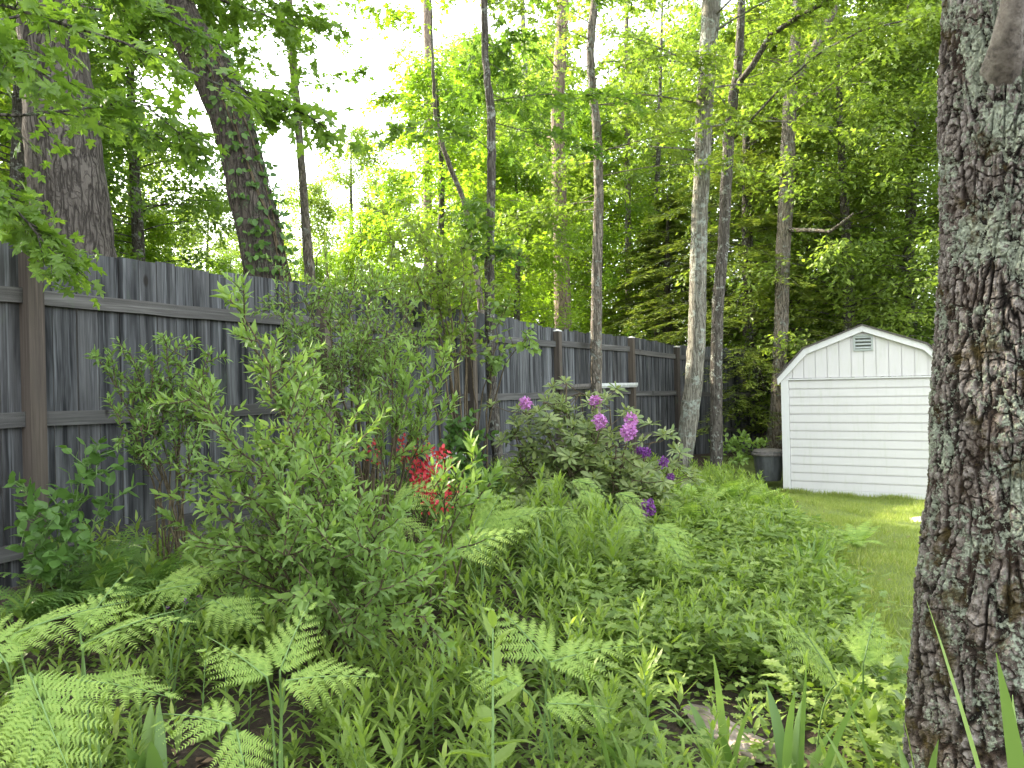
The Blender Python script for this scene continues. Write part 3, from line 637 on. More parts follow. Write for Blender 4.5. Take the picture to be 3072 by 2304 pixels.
hb = P(2256, 1350, 16.5); hemlock('dark hemlock with layered feathery boughs behind the three trunks beside the shed', (hb[0], hb[1], float(gz(hb[0], hb[1]))), 9.5, 3.6, 230)
hb = P(2600, 1350, 18.5); hemlock('dark feathery hemlock standing directly behind the shed roof', (hb[0], hb[1], float(gz(hb[0], hb[1]))), 6.3, 3.4, 200)
hb = P(2010, 1350, 18.5); hemlock('yellow-green tipped hemlock behind the fence corner left of the pale grey trunk', (hb[0], hb[1], float(gz(hb[0], hb[1]))), 6, 2.8, 190)

# prototypes of leafy woodland-edge trees, then copies
def wood_proto(kind, h, rad, n, z0, leafm, size, bark='bark_dark'):
    t = Tree('leafy_tree', 'tree', (0, 0, 0)); t.trunk([(0, 0, -.1), (.1, 0, h * .35), (-.1, .15, h * .7), (0, 0, h)], [.16, .12, .07, .02], 10)
    for i in range(n):
        z = z0 + (h - z0) * (i + rng.random()) / n; f = (z - z0) / (h - z0); L = rad * (math.sin(math.pi * min(1, .25 + .72 * f)) ** .7) * rng.uniform(.55, 1.15) + .2
        t.limbs(1, z, z + .02, L, lift=.35, droop=.3, twigs=16, leaves=15, size=size, tw_len=.75, flat=.45, jit=.10)
    return t.finish(M[bark], M[leafm], SIMPLE)
protoA = wood_proto(0, 11, 3.0, 120, .6, 'forest', .13)
protoB = wood_proto(1, 10, 2.6, 110, .4, 'mapleyel', .13)
protoC = wood_proto(2, 12, 2.8, 100, 1.5, 'maple', .13)
used = set()
def place_tree(proto, px, Z, scale, label, group=None, rz=None, X=None):
    o = copy_tree(proto) if proto in used else proto
    used.add(proto)
    x = (px - 1536) / FPX * Z if X is None else X
    o.location = (x, Z, float(gz(x, Z)) - .02); o.scale = (scale, scale, scale); o.rotation_euler = (0, 0, rng.uniform(0, 6.28) if rz is None else rz)
    o['label'] = label; o['category'] = 'tree'
    if group: o['group'] = group
    return o
A_, B_, C_ = protoA, protoB, protoC
WG = 'leafy trees of the wood behind the fence'
LT = [
 (A_, 1420, 28, 1.25, 'far tall tree between the slanting sapling and the slim dark trunk'),
 (B_, 1630, 30, 1.4, 'far tall sunlit tree just left of the reddish trunk'),
 (A_, 2850, 24, 1.4, 'far tall tree close beside the lichened trunk'),
 (B_, 2480, 27, 1.3, 'far sunlit tree behind the broken upper limb'),
 (A_, 930, 21, .62, 'light leafy tree filling the foot of the sky gap right of the slim straight trunk'),
 (A_, 720, 34, .74, 'distant tree on the skyline left of the slim straight trunk'),
 (B_, 1090, 17, .52, 'yellow-green tree over the fence between the slim trunk and the sapling'),
 (A_, 2400, 18, 1.0, 'light green tree between the brown flaky trunk and the shed peak'),
 (C_, 430, 11, .72, 'close deep green tree filling the space between the two big trunks'),
 (A_, 640, 26, .72, 'light tree low behind the leaning trunk'),
 (B_, 960, 14, .36, 'low yellow-green tree over the fence top left of the slim dark trunk'),
 (C_, 60, 9.5, .75, 'deep green tree right behind the fence at the left edge'),
 (A_, 400, 19, .74, 'loose green tree between the big trunks, paler than its neighbour'),
 (B_, -60, 10.5, .8, 'sunlit yellow tree glimpsed at the left edge behind the near maple'),
 (B_, 1180, 24, .80, 'bright yellow-green tree at the right edge of the open sky'),
 (B_, 1330, 16, .80, 'sunlit yellow-green tree behind the slanting sapling'),
 (A_, 1070, 30, 1.02, 'round-topped light green tree low against the white sky'),
 (A_, 1480, 21, .95, 'mid-green tree crown behind the slim dark trunk'),
 (B_, 1560, 15.5, .62, 'low bright yellow-green bush-like tree above the fence top'),
 (A_, 1640, 24, 1.1, 'tall leafy green tree behind the reddish trunk'),
 (B_, 1800, 20, .9, 'lime-green tree behind the brown trunk by the fence'),
 (A_, 1960, 26, 1.2, 'tall leafy tree rising behind the yellow-tipped hemlock'),
 (A_, 2130, 23, 1.15, 'mid green tall tree behind the pale grey trunk'),
 (A_, 2330, 25, 1.25, 'tall leafy tree behind the brown flaky trunk'),
 (A_, 2540, 15.5, .92, 'broad leafy tree filling the space above the shed'),
 (A_, 2740, 16, 1.0, 'light green tree leaning over the shed from the right'),
 (A_, 2880, 15, .95, 'leafy tree half hidden by the lichened trunk'),
 (C_, 3080, 20, 1.15, 'deep green tree right of the lichened trunk'),
 (B_, 700, 17, .42, 'low yellow-green tree behind the foot of the leaning trunk'),
 (B_, 440, 12, .40, 'small yellow-green tree above the fence between the two big trunks'),
 (A_, 830, 24, .56, 'small pale tree on the skyline right of the leaning trunk'),
 (B_, 60, 15, .95, 'bright yellow-green tree left of the thick upright trunk'),
 (A_, 250, 13, .80, 'green tree seen between the thick upright trunk and the leaning one'),
 (A_, 520, 30, .75, 'distant pale tree low on the skyline behind the leaning trunk'),
 (A_, -250, 17, 1.1, 'tall leafy tree at the far left edge'),
 (B_, 2000, 33, 1.3, 'far tall tree closing the wood behind the hemlocks'),
 (A_, 2300, 34, 1.4, 'far tall tree behind the brown flaky trunk'),
 (A_, 2650, 32, 1.4, 'far tall tree above the shed roof'),
 (B_, 1500, 34, 1.25, 'far tall sunlit tree behind the slim dark trunk'),
 (B_, 1750, 33, 1.3, 'far tall sunlit tree behind the reddish trunk')]
for pr, px, Z, sc, lab in LT: place_tree(pr, px, Z, sc, lab, WG)
# unseen trees further left beyond the fence, added to shade the garden
for X, Y, sc in [(-8.5, 3.5, 1.0), (-10, 7, 1.1), (-9, 0, 1.0), (-13, 11, 1.2), (-14, 4, 1.3), (-12, 15, 1.1)]:
    place_tree(C_, 0, Y, sc, 'unseen leafy tree beyond the fence left of the picture, added to shade the garden', 'unseen trees added for shade beyond the fence', X=X)

# near maple hanging in from the upper left
mt = Tree('maple_tree', 'near maple with large dark leaves hanging down at the upper left corner', (-5.3, 3.4, .45))
mt.trunk([(-5.3, 3.4, .35), (-5.2, 3.5, 3), (-5.1, 3.4, 6), (-5.2, 3.5, 9)], [.2, .17, .13, .04])
def pbranch(t, pts, r0, twigs, leaves, size, tl, **kw):
    w = np.array([P(x, y, z) for x, y, z in pts]); n = len(w); tt = np.linspace(0, n - 1, n * 3); w = np.stack([np.interp(tt, np.arange(n), w[:, i]) for i in range(3)], 1)
    t.wood.tube(w, np.linspace(r0, .004, len(w)), 6); t.spray(w, 1, twigs, leaves, size, tl, wires=True, **kw)
T0 = (-1500, 100, 3.6)
for pts in [[(-400, -150, 3.7), (-100, -20, 3.6), (150, 60, 3.5), (380, 130, 3.6), (560, 210, 3.8), (760, 300, 4.0)],
            [(-350, 0, 3.5), (-80, 120, 3.4), (100, 200, 3.3), (200, 300, 3.3)],
            [(-300, -250, 3.9), (50, -180, 3.9), (260, -80, 4.0), (400, 10, 4.2)],
            [(-200, 300, 3.8), (20, 350, 3.8), (220, 330, 4.0), (420, 300, 4.2), (560, 420, 4.4)],
            [(-250, 500, 3.9), (-40, 560, 3.9), (60, 640, 3.8), (160, 760, 3.8)],
            [(-200, 620, 4.2), (0, 660, 4.2), (120, 720, 4.1), (200, 800, 4.0)],
            [(-200, 100, 4.4), (200, 20, 4.5), (450, 40, 4.6), (650, 120, 4.8)],
            [(640, 200, 4.4), (760, 290, 4.5), (900, 335, 4.6), (985, 385, 4.7)],
            [(-300, 200, 5.0), (100, 250, 5.2), (400, 380, 5.5), (640, 480, 5.8)]]:
    pbranch(mt, pts, .010, 22, 9, .084, .34, tint=(0, 1), jit=.035)
mt.finish(M['bark_dark'], M['maple'], MAPLE)
# near right trunk with lichen: dense displaced mesh
def near_trunk():
    Z = 2.0; key = [(2304 + 500, 3110, 430), (2304, 3085, 368), (2045, 3070, 332), (1814, 3062, 306), (1582, 3056, 274), (1277, 3050, 250), (1069, 3050, 236), (741, 3056, 219), (370, 3052, 215), (0, 3050, 206), (-400, 3050, 200), (-2200, 3060, 150)]
    ys = np.array([k[0] for k in key]); cx = np.array([k[1] for k in key]); rr = np.array([k[2] for k in key])
    o = P(3070, 2304, Z); base = np.array([o[0], o[1] + .3, float(gz(o[0], o[1]))])
    nz, na = 960, 520; yy = np.concatenate([np.linspace(2304 + 500, -150, nz - 30), np.linspace(-200, -2200, 30)])
    V = np.zeros((nz, na, 3)); E = np.zeros((nz, na)); order = np.argsort(ys)
    cxs = np.interp(yy, ys[order], cx[order]); rs = np.interp(yy, ys[order], rr[order]) * Z / FPX
    for i in range(nz):
        # circle centre sits behind Z by its radius so the near edge keeps its outline
        c = P(cxs[i], yy[i], Z) ; c = np.array([c[0], Z + .3, c[2]]); sc = (Z + .3) / Z; c[0] = (cxs[i] - 1536) / FPX * (Z + .3) + (1152 - yy[i]) / FPX * Z * math.sin(ROLL)
        c[2] = P(cxs[i], yy[i], Z + .27)[2]
        rad = rs[i] * 1.01
        for j in range(na):
            th = 2 * math.pi * j / na; dx, dy = math.cos(th), math.sin(th)
            p = Vector((dx * .25, dy * .25, c[2]))
            # furrows running up the trunk, broken into plates
            w = noise.noise(Vector((p.x * 3, p.y * 3, p.z * 1.3))) * .05
            q = Vector(((p.x + w * .6) * 44 + 1.2 * noise.noise(p * 30), (p.y + w * .6) * 44, p.z * 15 + w * 40 + .9 * noise.noise(p * 26)))
            n1 = abs(noise.noise(Vector((p.x * 34 + w * 30, p.y * 34, p.z * 6.5 + w * 9)))); n2 = abs(noise.noise(Vector((p.x * 24, p.y * 24 + 7, p.z * 27)))); n3 = abs(noise.noise(Vector((p.x * 62 + 3, p.y * 62, p.z * 13 + w * 20))))
            e = min(1.0, n1 / .16) * (.30 + .70 * min(1.0, n2 / .09)) * (.7 + .3 * min(1, n3 / .1))
            f = noise.fractal(Vector((p.x * 48, p.y * 48, p.z * 34)), .55, 2.2, 5)
            g = noise.noise(Vector((p.x * 7, p.y * 7, p.z * 3)))
            rr_ = rad * (1 + .035 * g) + .0135 * e * (1 + .6 * g) + .0062 * f
            E[i, j] = e * .7 + .3 * f
            V[i, j] = (c[0] + dx * rr_, c[1] + dy * rr_, c[2])
    V[..., :] -= base
    i, j = np.meshgrid(np.arange(nz - 1), np.arange(na), indexing='ij'); j2 = (j + 1) % na
    q = np.stack([i * na + j, i * na + j2, (i + 1) * na + j2, (i + 1) * na + j], -1).reshape(-1, 4)
    t = thing('lichened_tree', 'large rough trunk covered in pale green lichen at the right edge', 'tree', tuple(base))
    link('trunk', mesh_np('trunk', V.reshape(-1, 3), q.ravel(), np.arange(len(q)) * 4, None, M['bark_near'], False, {'tint': E.ravel()}), t)
    # pruned smooth limb stub
    mb = MB(); pts = [P(3006, 275, 2.28), P(3010, 205, 2.165), P(3018, 130, 2.108), P(3032, 50, 2.06), P(3046, -40, 2.02), P(3070, -300, 1.93)]
    mb.tube(pts, [.07, .056, .040, .031, .026, .02], 24, wob=.05); mb.build('limb_stub', M['stub'], t, True).data.transform(Matrix.Translation(-Vector(base)))
    # crown high above the picture
    bag = Bag(); N = 7000
    u = rng.standard_normal((N, 3)); u = nrm(u) * (rng.random((N, 1)) ** .4) * np.array([3.2, 3.2, 2.0]) + np.array([.3, .5, 8.0])
    bag.add(u, rng.standard_normal((N, 3)), np.array([0, 0, 1.0]) + .5 * rng.standard_normal((N, 3)), rng.uniform(.08, .13, N), rng.random(N))
    bag.build('crown', SIMPLE, M['maple'], t, False)
    # lichen flakes standing off the bark, facing the garden side
    return t, base
near_trunk()

# ------------------------------------------------------------------ garden plants
def bez(p0, p1, ctrl, n=9):
    t = np.linspace(0, 1, n)[:, None]; return (1 - t) ** 2 * p0 + 2 * t * (1 - t) * ctrl + t ** 2 * p1
def shoot_leaves(bag, pts, pairs, size, ang=.95, t0=.15, tint=(0, 1), opp=True, up=.55, tiptuft=True, droop=0.0):
    """opposite leaf pairs along a twig"""
    seg = len(pts) - 1; u = np.linspace(t0, 1.0, pairs); idx = u * seg; i0 = np.minimum(idx.astype(int), seg - 1); f = (idx - i0)[:, None]
    o = pts[i0] * (1 - f) + pts[i0 + 1] * f; T = nrm(pts[i0 + 1] - pts[i0])
    ref = nrm(np.cross(T, np.array([.3, .2, 1.0]))); bi = np.cross(T, ref)
    th = rng.uniform(0, 3.14) + np.arange(pairs) * (math.pi / 2 if opp else 2.4)
    rad = np.cos(th)[:, None] * ref + np.sin(th)[:, None] * bi
    sz = size * (1.0 - .35 * np.abs(u - .55) * 1.5) * rng.uniform(.75, 1.15, pairs); a = ang * (1 - .45 * u if tiptuft else 1 + 0 * u)
    tb = rng.uniform(*tint)
    for sg in ((1, -1) if opp else (1,)):
        d = np.cos(a)[:, None] * T + np.sin(a)[:, None] * rad * sg + .14 * rng.standard_normal((pairs, 3)) - np.array([0, 0, droop])
        n = np.array([0, 0, up]) - .5 * rad * sg + T * .6 + .22 * rng.standard_normal((pairs, 3))
        bag.add(o, d, n, sz, np.clip(tb * .5 + .3 * rng.random(pairs) + .25 * u, 0, .92))
def shrub(name, label, cat, base, tips, nside, slen, pairs, size, mat, tmpl=LANCE, stem='stem', r0=.010, lift=.5, t0=.25, opp=True, spread=.8, ang=.95, tint=(0, 1), droop=0., sub=0, extra=None, up=.55):
    base = np.array([base[0], base[1], float(gz(base[0], base[1]))]); o = thing(name, label, cat, tuple(base)); wood = MB(); bag = Bag()
    for tp in tips:
        tp = P(*tp) if len(tp) == 3 else np.array(tp[:3])
        b0 = base + np.array([rng.normal(0, .05), rng.normal(0, .05), -.03])
        c = b0 + (tp - b0) * np.array([.3, .3, .3 + lift]); main = bez(b0, tp, c, 12); main[1:-1] += .012 * rng.standard_normal((10, 3))
        L = np.linalg.norm(tp - b0); wood.tube(main, np.linspace(r0, .0025, 12), 6)
        shoot_leaves(bag, main[7:], pairs, size, ang, .1, tint, opp, up, droop=droop)
        for k in range(nside):
            u = t0 + (1 - t0) * (k + rng.random()) / nside; i = min(int(u * 11), 10); p = main[i] + (main[i + 1] - main[i]) * (u * 11 - i); T = nrm(main[i + 1] - main[i])
            d = nrm(T * .55 + spread * rng.standard_normal(3) + np.array([0, 0, .25])); l = slen * rng.uniform(.5, 1.2) * (1.1 - .5 * u)
            pts = bez(p, p + d * l + np.array([0, 0, .12 * l]), p + d * l * .5, 5); wood.tube(pts, [.004, .0035, .003, .0025, .002], 4, cap=False)
            shoot_leaves(bag, pts, pairs, size, ang, .15, tint, opp, up, droop=droop)
            for q in range(sub):
                p2 = pts[rng.integers(1, 4)]; d2 = nrm(d + .8 * rng.standard_normal(3) + [0, 0, .2]); l2 = l * .5; pp = bez(p2, p2 + d2 * l2, p2 + d2 * l2 * .5 + [0, 0, .01], 4)
                wood.tube(pp, .002, 3, cap=False); shoot_leaves(bag, pp, max(3, pairs // 2 + 1), size * .9, ang, .2, tint, opp, up, droop=droop)
    if extra: extra(wood, bag, base)
    wood.build('stems', M[stem], o, True).data.transform(Matrix.Translation(-Vector(base)))
    bag.build('leaves', tmpl, M[mat], o, org=base); return o

# big lance-leaved shrub, centre left
b = G(985, 1985)
b = np.array([-.93, 3.75, 0])
tips = [(690, 900, 3.3), (560, 1195, 3.3), (745, 1010, 3.5), (830, 1080, 3.7), (640, 1290, 3.2), (900, 1180, 3.6), (1000, 1270, 3.5), (1050, 1450, 3.4), (1170, 1580, 3.3), (1390, 1640, 3.3),
        (1050, 1500, 3.1), (960, 1420, 3.1), (850, 1480, 3.0), (720, 1480, 3.1), (590, 1500, 3.3), (560, 1590, 3.4), (700, 1640, 3.1), (830, 1650, 2.9), (1000, 1640, 2.9), (1150, 1640, 3.0), (1280, 1740, 3.0),
        (1300, 1640, 3.4), (1180, 1760, 2.9), (930, 1760, 2.9), (1060, 1340, 3.8), (780, 1330, 3.6), (660, 1420, 3.7), (1280, 1850, 2.9), (600, 1700, 3.4), (860, 1260, 3.3), (1070, 1570, 3.4)]
def dry(wood, bag, base):
    wood.tube([P(850, 1640, 3.2), P(930, 1720, 3.1), P(1010, 1830, 3.05), P(1040, 1900, 3.0)], .0035, 5)
shrub('leafy_shrub', 'tall arching shrub with narrow pointed leaves on dark stems, largest shrub before the fence', 'shrub', b, tips, 9, .34, 7, .074, 'shrub', r0=.009, sub=1, extra=dry, t0=.3)
# azalea in front of fence, left
shrub('azalea_shrub', 'open shrub of small leaf clusters spreading across the middle fence rail on the left', 'shrub', (-2.0, 4.55), [(285, 1065, 4.2), (450, 1080, 4.2), (600, 1150, 4.3), (390, 1060, 4.2), (500, 1025, 4.25), (560, 1040, 4.3), (630, 1060, 4.4), (350, 1240, 4.1), (420, 1280, 4.1), (560, 1220, 4.3), (640, 1180, 4.3), (590, 1330, 4.2), (480, 1130, 4.3), (400, 1150, 4.3)],
      9, .22, 5, .062, 'azalea', LANCE, r0=.007, tint=(.3, 1), lift=.35, t0=.62, ang=1.15, spread=.6, sub=1, up=1.2)
# tall fine-leaved shrub by the fence centre
tips = [(900, 860, 5.4), (975, 800, 5.6), (860, 960, 5.2), (960, 930, 5.4), (1050, 900, 5.6), (1120, 860, 5.8), (1180, 960, 5.8), (1250, 900, 6.2), (1090, 1010, 5.4), (1000, 1060, 5.2), (900, 1110, 5.1), (1200, 1060, 5.8), (830, 900, 5.3), (1290, 980, 6.2), (800, 1040, 5.1), (1140, 850, 6.0), (1040, 860, 5.8)]
shrub('fine_leaved_shrub', 'tall dense shrub with small leaves rising above the fence top left of the slim trunk', 'shrub', (-1.1, 5.55), tips, 13, .45, 7, .062, 'shrub', r0=.012, sub=1, tint=(0, .6), t0=.45, spread=.9)
shrub('overhanging_shrub', 'dark leafy bush reaching over the fence beside the slim dark trunk', 'shrub', (-.55, 7.9), [(1240, 650, 7.8), (1160, 700, 7.6), (1320, 760, 7.9), (1250, 820, 7.6), (1390, 720, 8.1), (1400, 860, 8.1), (1330, 900, 7.8), (1130, 830, 7.2)], 10, .7, 5, .088, 'forest', OVATE, r0=.014, sub=1, t0=.5, tint=(0, .8))
# bright shoots right of it
shrub('young_shrub', 'bright green upright shoots with long pointed leaves in front of the middle fence rail', 'shrub', (-.82, 4.9), [(1185, 1060, 4.8), (1265, 1040, 4.9), (1330, 1075, 4.9), (1370, 1090, 5.0), (1210, 1170, 4.8), (1150, 1260, 4.7), (1310, 1190, 4.9), (1350, 1240, 4.9), (1100, 1210, 4.6), (1260, 1140, 4.7), (1050, 1300, 4.6)], 6, .26, 6, .082, 'shrub', r0=.008, t0=.45, tint=(.5, 1), spread=.5, ang=.8)
shrub('leafy_seedling', 'bright pointed-leaf shoot standing up in front of the dark round-leaved bush', 'shrub', (-.42, 4.3), [(1430, 1365, 4.0), (1300, 1440, 3.9), (1480, 1430, 4.2), (1380, 1470, 3.9)], 4, .22, 5, .095, 'shrub', r0=.006, t0=.4, tint=(.5, 1), spread=.5, ang=.8)
# red azalea
red = [(1120, 1358), (1215, 1337), (1232, 1350), (1204, 1371), (1276, 1362), (1318, 1371), (1338, 1367), (1252, 1403), (1262, 1410), (1309, 1413), (1265, 1437), (1292, 1433), (1288, 1455), (1277, 1477), (1292, 1489), (1312, 1481), (1340, 1443), (1295, 1512), (1361, 1486), (1262, 1460), (1320, 1530)]
az = shrub('red_azalea', 'azalea with clusters of crimson red flowers in front of the fence', 'shrub', (-.72, 5.4), [(x, y + 22, 5.35) for x, y in red] + [(1150, 1430, 5.4), (1200, 1480, 5.4), (1380, 1450, 5.4), (1180, 1390, 5.5)], 3, .2, 5, .05, 'azalea', r0=.007, t0=.5)
for x, y in red:
    f = Bag(); c = P(x, y, 4.98 + rng.normal(0, .03)); k = rng.integers(22, 34); d = nrm(rng.standard_normal((k, 3)) + [0, -.5, .5])
    f.add(c + d * .026 + .026 * rng.standard_normal((k, 3)), d + .5 * rng.standard_normal((k, 3)), rng.standard_normal((k, 3)), rng.uniform(.024, .038, k), rng.random(k))
    fo = f.build('flower_cluster', PETAL, M['red'], az, org=np.array(az.location))
# dark round-leaved bush
shrub('round_leaved_bush', 'dark bush of round leaves at the foot of the slim dark trunk', 'shrub', (-.5, 7.5), [(1350, 1270, 7.2), (1400, 1265, 7.3), (1440, 1310, 7.3), (1370, 1370, 7.1), (1430, 1400, 7.1), (1460, 1440, 7.2), (1340, 1330, 7.1), (1400, 1480, 7.0), (1320, 1470, 7.0), (1480, 1490, 7.1)], 9, .3, 4, .095, 'vine', OVATE, r0=.01, t0=.3, ang=1.2, up=.3, droop=.3, tint=(0, .5))
# vine on the slim dark trunk
shrub('hanging_vine', 'round-leaved vine hanging from the slim dark trunk over the fence', 'vine', (-.36, 8.7), [(1410, 880, 8.6), (1500, 1080, 8.5), (1390, 990, 8.4), (1520, 920, 8.6), (1590, 1010, 8.3)], 7, .38, 4, .10, 'shrub', OVATE, r0=.012, t0=.72, ang=1.2, up=.2, droop=.5, tint=(.1, .8), lift=.6)
# left vine against the fence
shrub('broad_leaved_vine', 'climbing plant with rounded leaves in front of the first fence post on the left', 'vine', (-2.45, 4.15), [(70, 1450, 3.95), (110, 1530, 3.9), (250, 1390, 4.0), (330, 1400, 4.05), (300, 1330, 4.1), (200, 1500, 3.95), (370, 1480, 4.1), (130, 1600, 3.85), (60, 1640, 3.85), (170, 1680, 3.8), (240, 1620, 3.9), (90, 1700, 3.8), (200, 1570, 3.9)], 5, .2, 4, .088, 'vine', OVATE, r0=.005, t0=.35, ang=1.25, up=.5, stem='gstem', opp=False, tint=(.2, 1))
# sapling by the three trunks
shrub('small_sapling', 'low seedling with bright layered leaves between the slender forked trunk and the dustbin', 'plant', (3.55, 13.2), [(2200, 1330, 12.9), (2270, 1325, 12.9), (2290, 1340, 12.8), (2160, 1355, 12.8), (2240, 1310, 13.1), (2220, 1375, 12.6)], 5, .3, 4, .12, 'shrub', OVATE, r0=.006, t0=.5, ang=1.2, up=1.5, tint=(.6, 1))

# rhododendron
rb = np.array([.72, 7.5, 0]); rb[2] = float(gz(rb[0], rb[1])); rh = thing('rhododendron', 'rhododendron with round purple flower heads in front of the fence', 'shrub', tuple(rb)); wood = MB(); bag = Bag()
hull = [(1700, 1140), (1560, 1225), (1530, 1290), (1560, 1380), (1600, 1430), (1680, 1480), (1820, 1560), (1930, 1570), (1990, 1500), (2050, 1420), (2010, 1350), (1940, 1280), (1880, 1240), (1800, 1190), (1740, 1150)]
mains = [(1700, 1150, 7.4), (1630, 1205, 7.3), (1575, 1240, 7.2), (1545, 1300, 7.2), (1780, 1215, 7.4), (1830, 1225, 7.4), (1650, 1300, 7.1), (1720, 1290, 7.1), (1800, 1290, 7.1), (1880, 1290, 7.2), (1950, 1330, 7.3), (2030, 1395, 7.4), (1600, 1390, 7.1), (1700, 1390, 6.9), (1790, 1370, 6.9), (1870, 1370, 6.9), (1950, 1410, 7.0), (1990, 1450, 7.1), (1840, 1450, 6.8), (1760, 1460, 6.8), (1920, 1500, 6.9), (1660, 1460, 6.9), (1880, 1550, 6.7), (1640, 1260, 7.2), (1740, 1180, 7.5), (1700, 1240, 7.2), (1850, 1330, 7.0), (1900, 1440, 6.8), (1590, 1330, 7.2), (1700, 1520, 6.6), (1800, 1540, 6.5), (1620, 1500, 6.7), (1960, 1540, 6.6), (1750, 1330, 7.0)]
def whorl(c, up, size, n=9):
    up = nrm(np.array(up, float)); e = nrm(np.cross(up, [.3, 1, .2])); g = np.cross(up, e); th = rng.uniform(0, 6) + np.arange(n) * 2 * math.pi / n
    d = np.cos(th)[:, None] * e + np.sin(th)[:, None] * g
    bag.add(c + d * .008, d + up * rng.uniform(-.25, .5, (n, 1)), up + .15 * rng.standard_normal((n, 3)) + d * .2, size * rng.uniform(.75, 1.15, n), rng.random(n) * .7)
    bag.add(np.repeat(c[None], 3, 0), up + .3 * rng.standard_normal((3, 3)), rng.standard_normal((3, 3)), size * .55, .9)
for tp in mains:
    p = P(*tp); main = bez(rb + [rng.normal(0, .06), rng.normal(0, .06), -.05], p, rb + (p - rb) * np.array([.7, .7, .25]), 10); main[1:-1] += .02 * rng.standard_normal((8, 3)); wood.tube(main, np.linspace(.018, .006, 10), 6)
    for k in range(17):
        i = rng.integers(4, 10); c = main[i] + rng.normal(0, 1, 3) * [.15, .17, .09]; 
        wood.tube([main[i], (main[i] + c) / 2 - [0, 0, .02], c], [.005, .004, .003], 4, cap=False); whorl(c, [rng.normal(0, .35), -.35 + rng.normal(0, .3), 1], .115)
RHL = ([(0, 0, 0), (.35, 0, -.02), (.7, 0, -.01), (1, 0, -.07), (.2, .08, .0), (.5, .15, .02), (.8, .12, 0), (.2, -.08, .0), (.5, -.15, .02), (.8, -.12, 0)], OVATE[1])
wood.build('stems', M['stem'], rh, True).data.transform(Matrix.Translation(-Vector(rb))); bag.build('leaves', RHL, M['rhodo'], rh, org=rb)
for x, y, dz_, k_, mm in [(1577, 1210, 7.0, 1.0, 'purple'), (1786, 1204, 7.15, 1.0, 'purple'), (1799, 1264, 6.95, 1.15, 'purple'), (1893, 1260, 7.0, 1.1, 'purple'), (1886, 1296, 6.85, 1.3, 'purple'), (1937, 1358, 6.9, .8, 'darkpurple'), (1990, 1386, 6.95, .75, 'darkpurple'), (1943, 1524, 6.15, 1.15, 'darkpurple'), (2012, 1432, 6.8, .6, 'darkpurple'), (1918, 1352, 6.95, .6, 'darkpurple')]:
    f = Bag(); c = P(x, y, dz_ - .05); n = 170; d = nrm(rng.standard_normal((n, 3)) + [0, -.15, .15]); 
    f.add(c + d * .036 * k_ + .007 * rng.standard_normal((n, 3)), d * .55 + rng.standard_normal((n, 3)) * .55, d + .6 * rng.standard_normal((n, 3)), rng.uniform(.019, .030, n) * k_ * 1.1, rng.random(n) * .9)
    f.build('flower_head', PETAL, M[mm], rh, org=rb); whorl(c - np.array([0, 0, .05]), [0, -.2, 1], .11)

# ferns -------------------------------------------------------------
def bracken_blade(L=.44, Wd=.27, nb=6, npn=19, tmpl=PINNA, mat='fern', curve=.18):
    bag = Bag()
    def mid(t): return np.array([t * L, 0, -curve * L * t ** 2])
    def pinnate(p0, d, n, l, k, plen):
        u = (np.arange(k) + .6) / (k + .3); pos = p0 + d * (u * l)[:, None] - np.array([0, 0, 1]) * (.15 * l * u ** 2)[:, None]; side = nrm(np.cross(n, d))
        for sg in (1, -1):
            s_ = plen * np.minimum(1, (1.12 - u) ** .8 * 1.15) * rng.uniform(.9, 1.08, k)
            bag.add(pos, d * .5 + side * sg * .95 + .09 * rng.standard_normal((k, 3)) + [0, 0, -.06], n + .2 * rng.standard_normal((k, 3)) + side * sg * .12, s_, np.clip(rng.random(k) * .5 + u * .5, 0, .92))
    for i in range(nb):
        u = (i + .2) / (nb + .6); l = Wd * (1 - u) ** .75 * 1.1
        T = nrm(mid(u + .02) - mid(u)); n = nrm(np.array([-T[2], 0, T[0]]))
        for sg in (1, -1):
            side = np.array([0, sg, 0.0]); d = nrm(T * .62 + side * .85 + n * (-.1 + .06 * rng.standard_normal())); pinnate(mid(u) + T * .01 * sg, d, n, l * rng.uniform(.9, 1.08), max(4, int(npn * (1 - u) ** .6)), .041 * (1 - u * .42))
    p0 = mid((nb + .1) / (nb + .6)); pinnate(p0, nrm(mid(1.0) - p0), np.array([.2, 0, 1.0]), L * .2, 10, .024)
    o = bag.build('frond', tmpl, M[mat]); me = o.data; bpy.data.objects.remove(o)
    # rachis and side ribs
    return me
def simple_frond(L=.6, Wd=.11, k=26, tmpl=PINNA_S, mat='darkfern', curve=.5):
    bag = Bag(); u = (np.arange(k) + .5) / k; mid = np.stack([u * L, 0 * u, -curve * L * u ** 2 + .25 * L * u], 1); T = nrm(np.gradient(mid, axis=0)); n = np.stack([-T[:, 2], 0 * u, T[:, 0]], 1)
    for sg in (1, -1):
        sz = Wd * np.sin(np.pi * (u * .88 + .10)) ** .7 * rng.uniform(.93, 1.07, k)
        bag.add(mid, T * .3 + np.array([0, sg, 0.0]) - n * .12 + .05 * rng.standard_normal((k, 3)), n + .1 * rng.standard_normal((k, 3)), sz, rng.random(k) * .9)
    o = bag.build('frond', tmpl, M[mat]); me = o.data; bpy.data.objects.remove(o); return me
BL = [bracken_blade(curve=c, nb=nb_) for c, nb_ in ((.12, 6), (.3, 6), (.42, 7))]
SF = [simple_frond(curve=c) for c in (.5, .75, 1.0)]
SFB = [simple_frond(curve=c, mat='fern', L=.5, Wd=.10) for c in (.5, .8)]
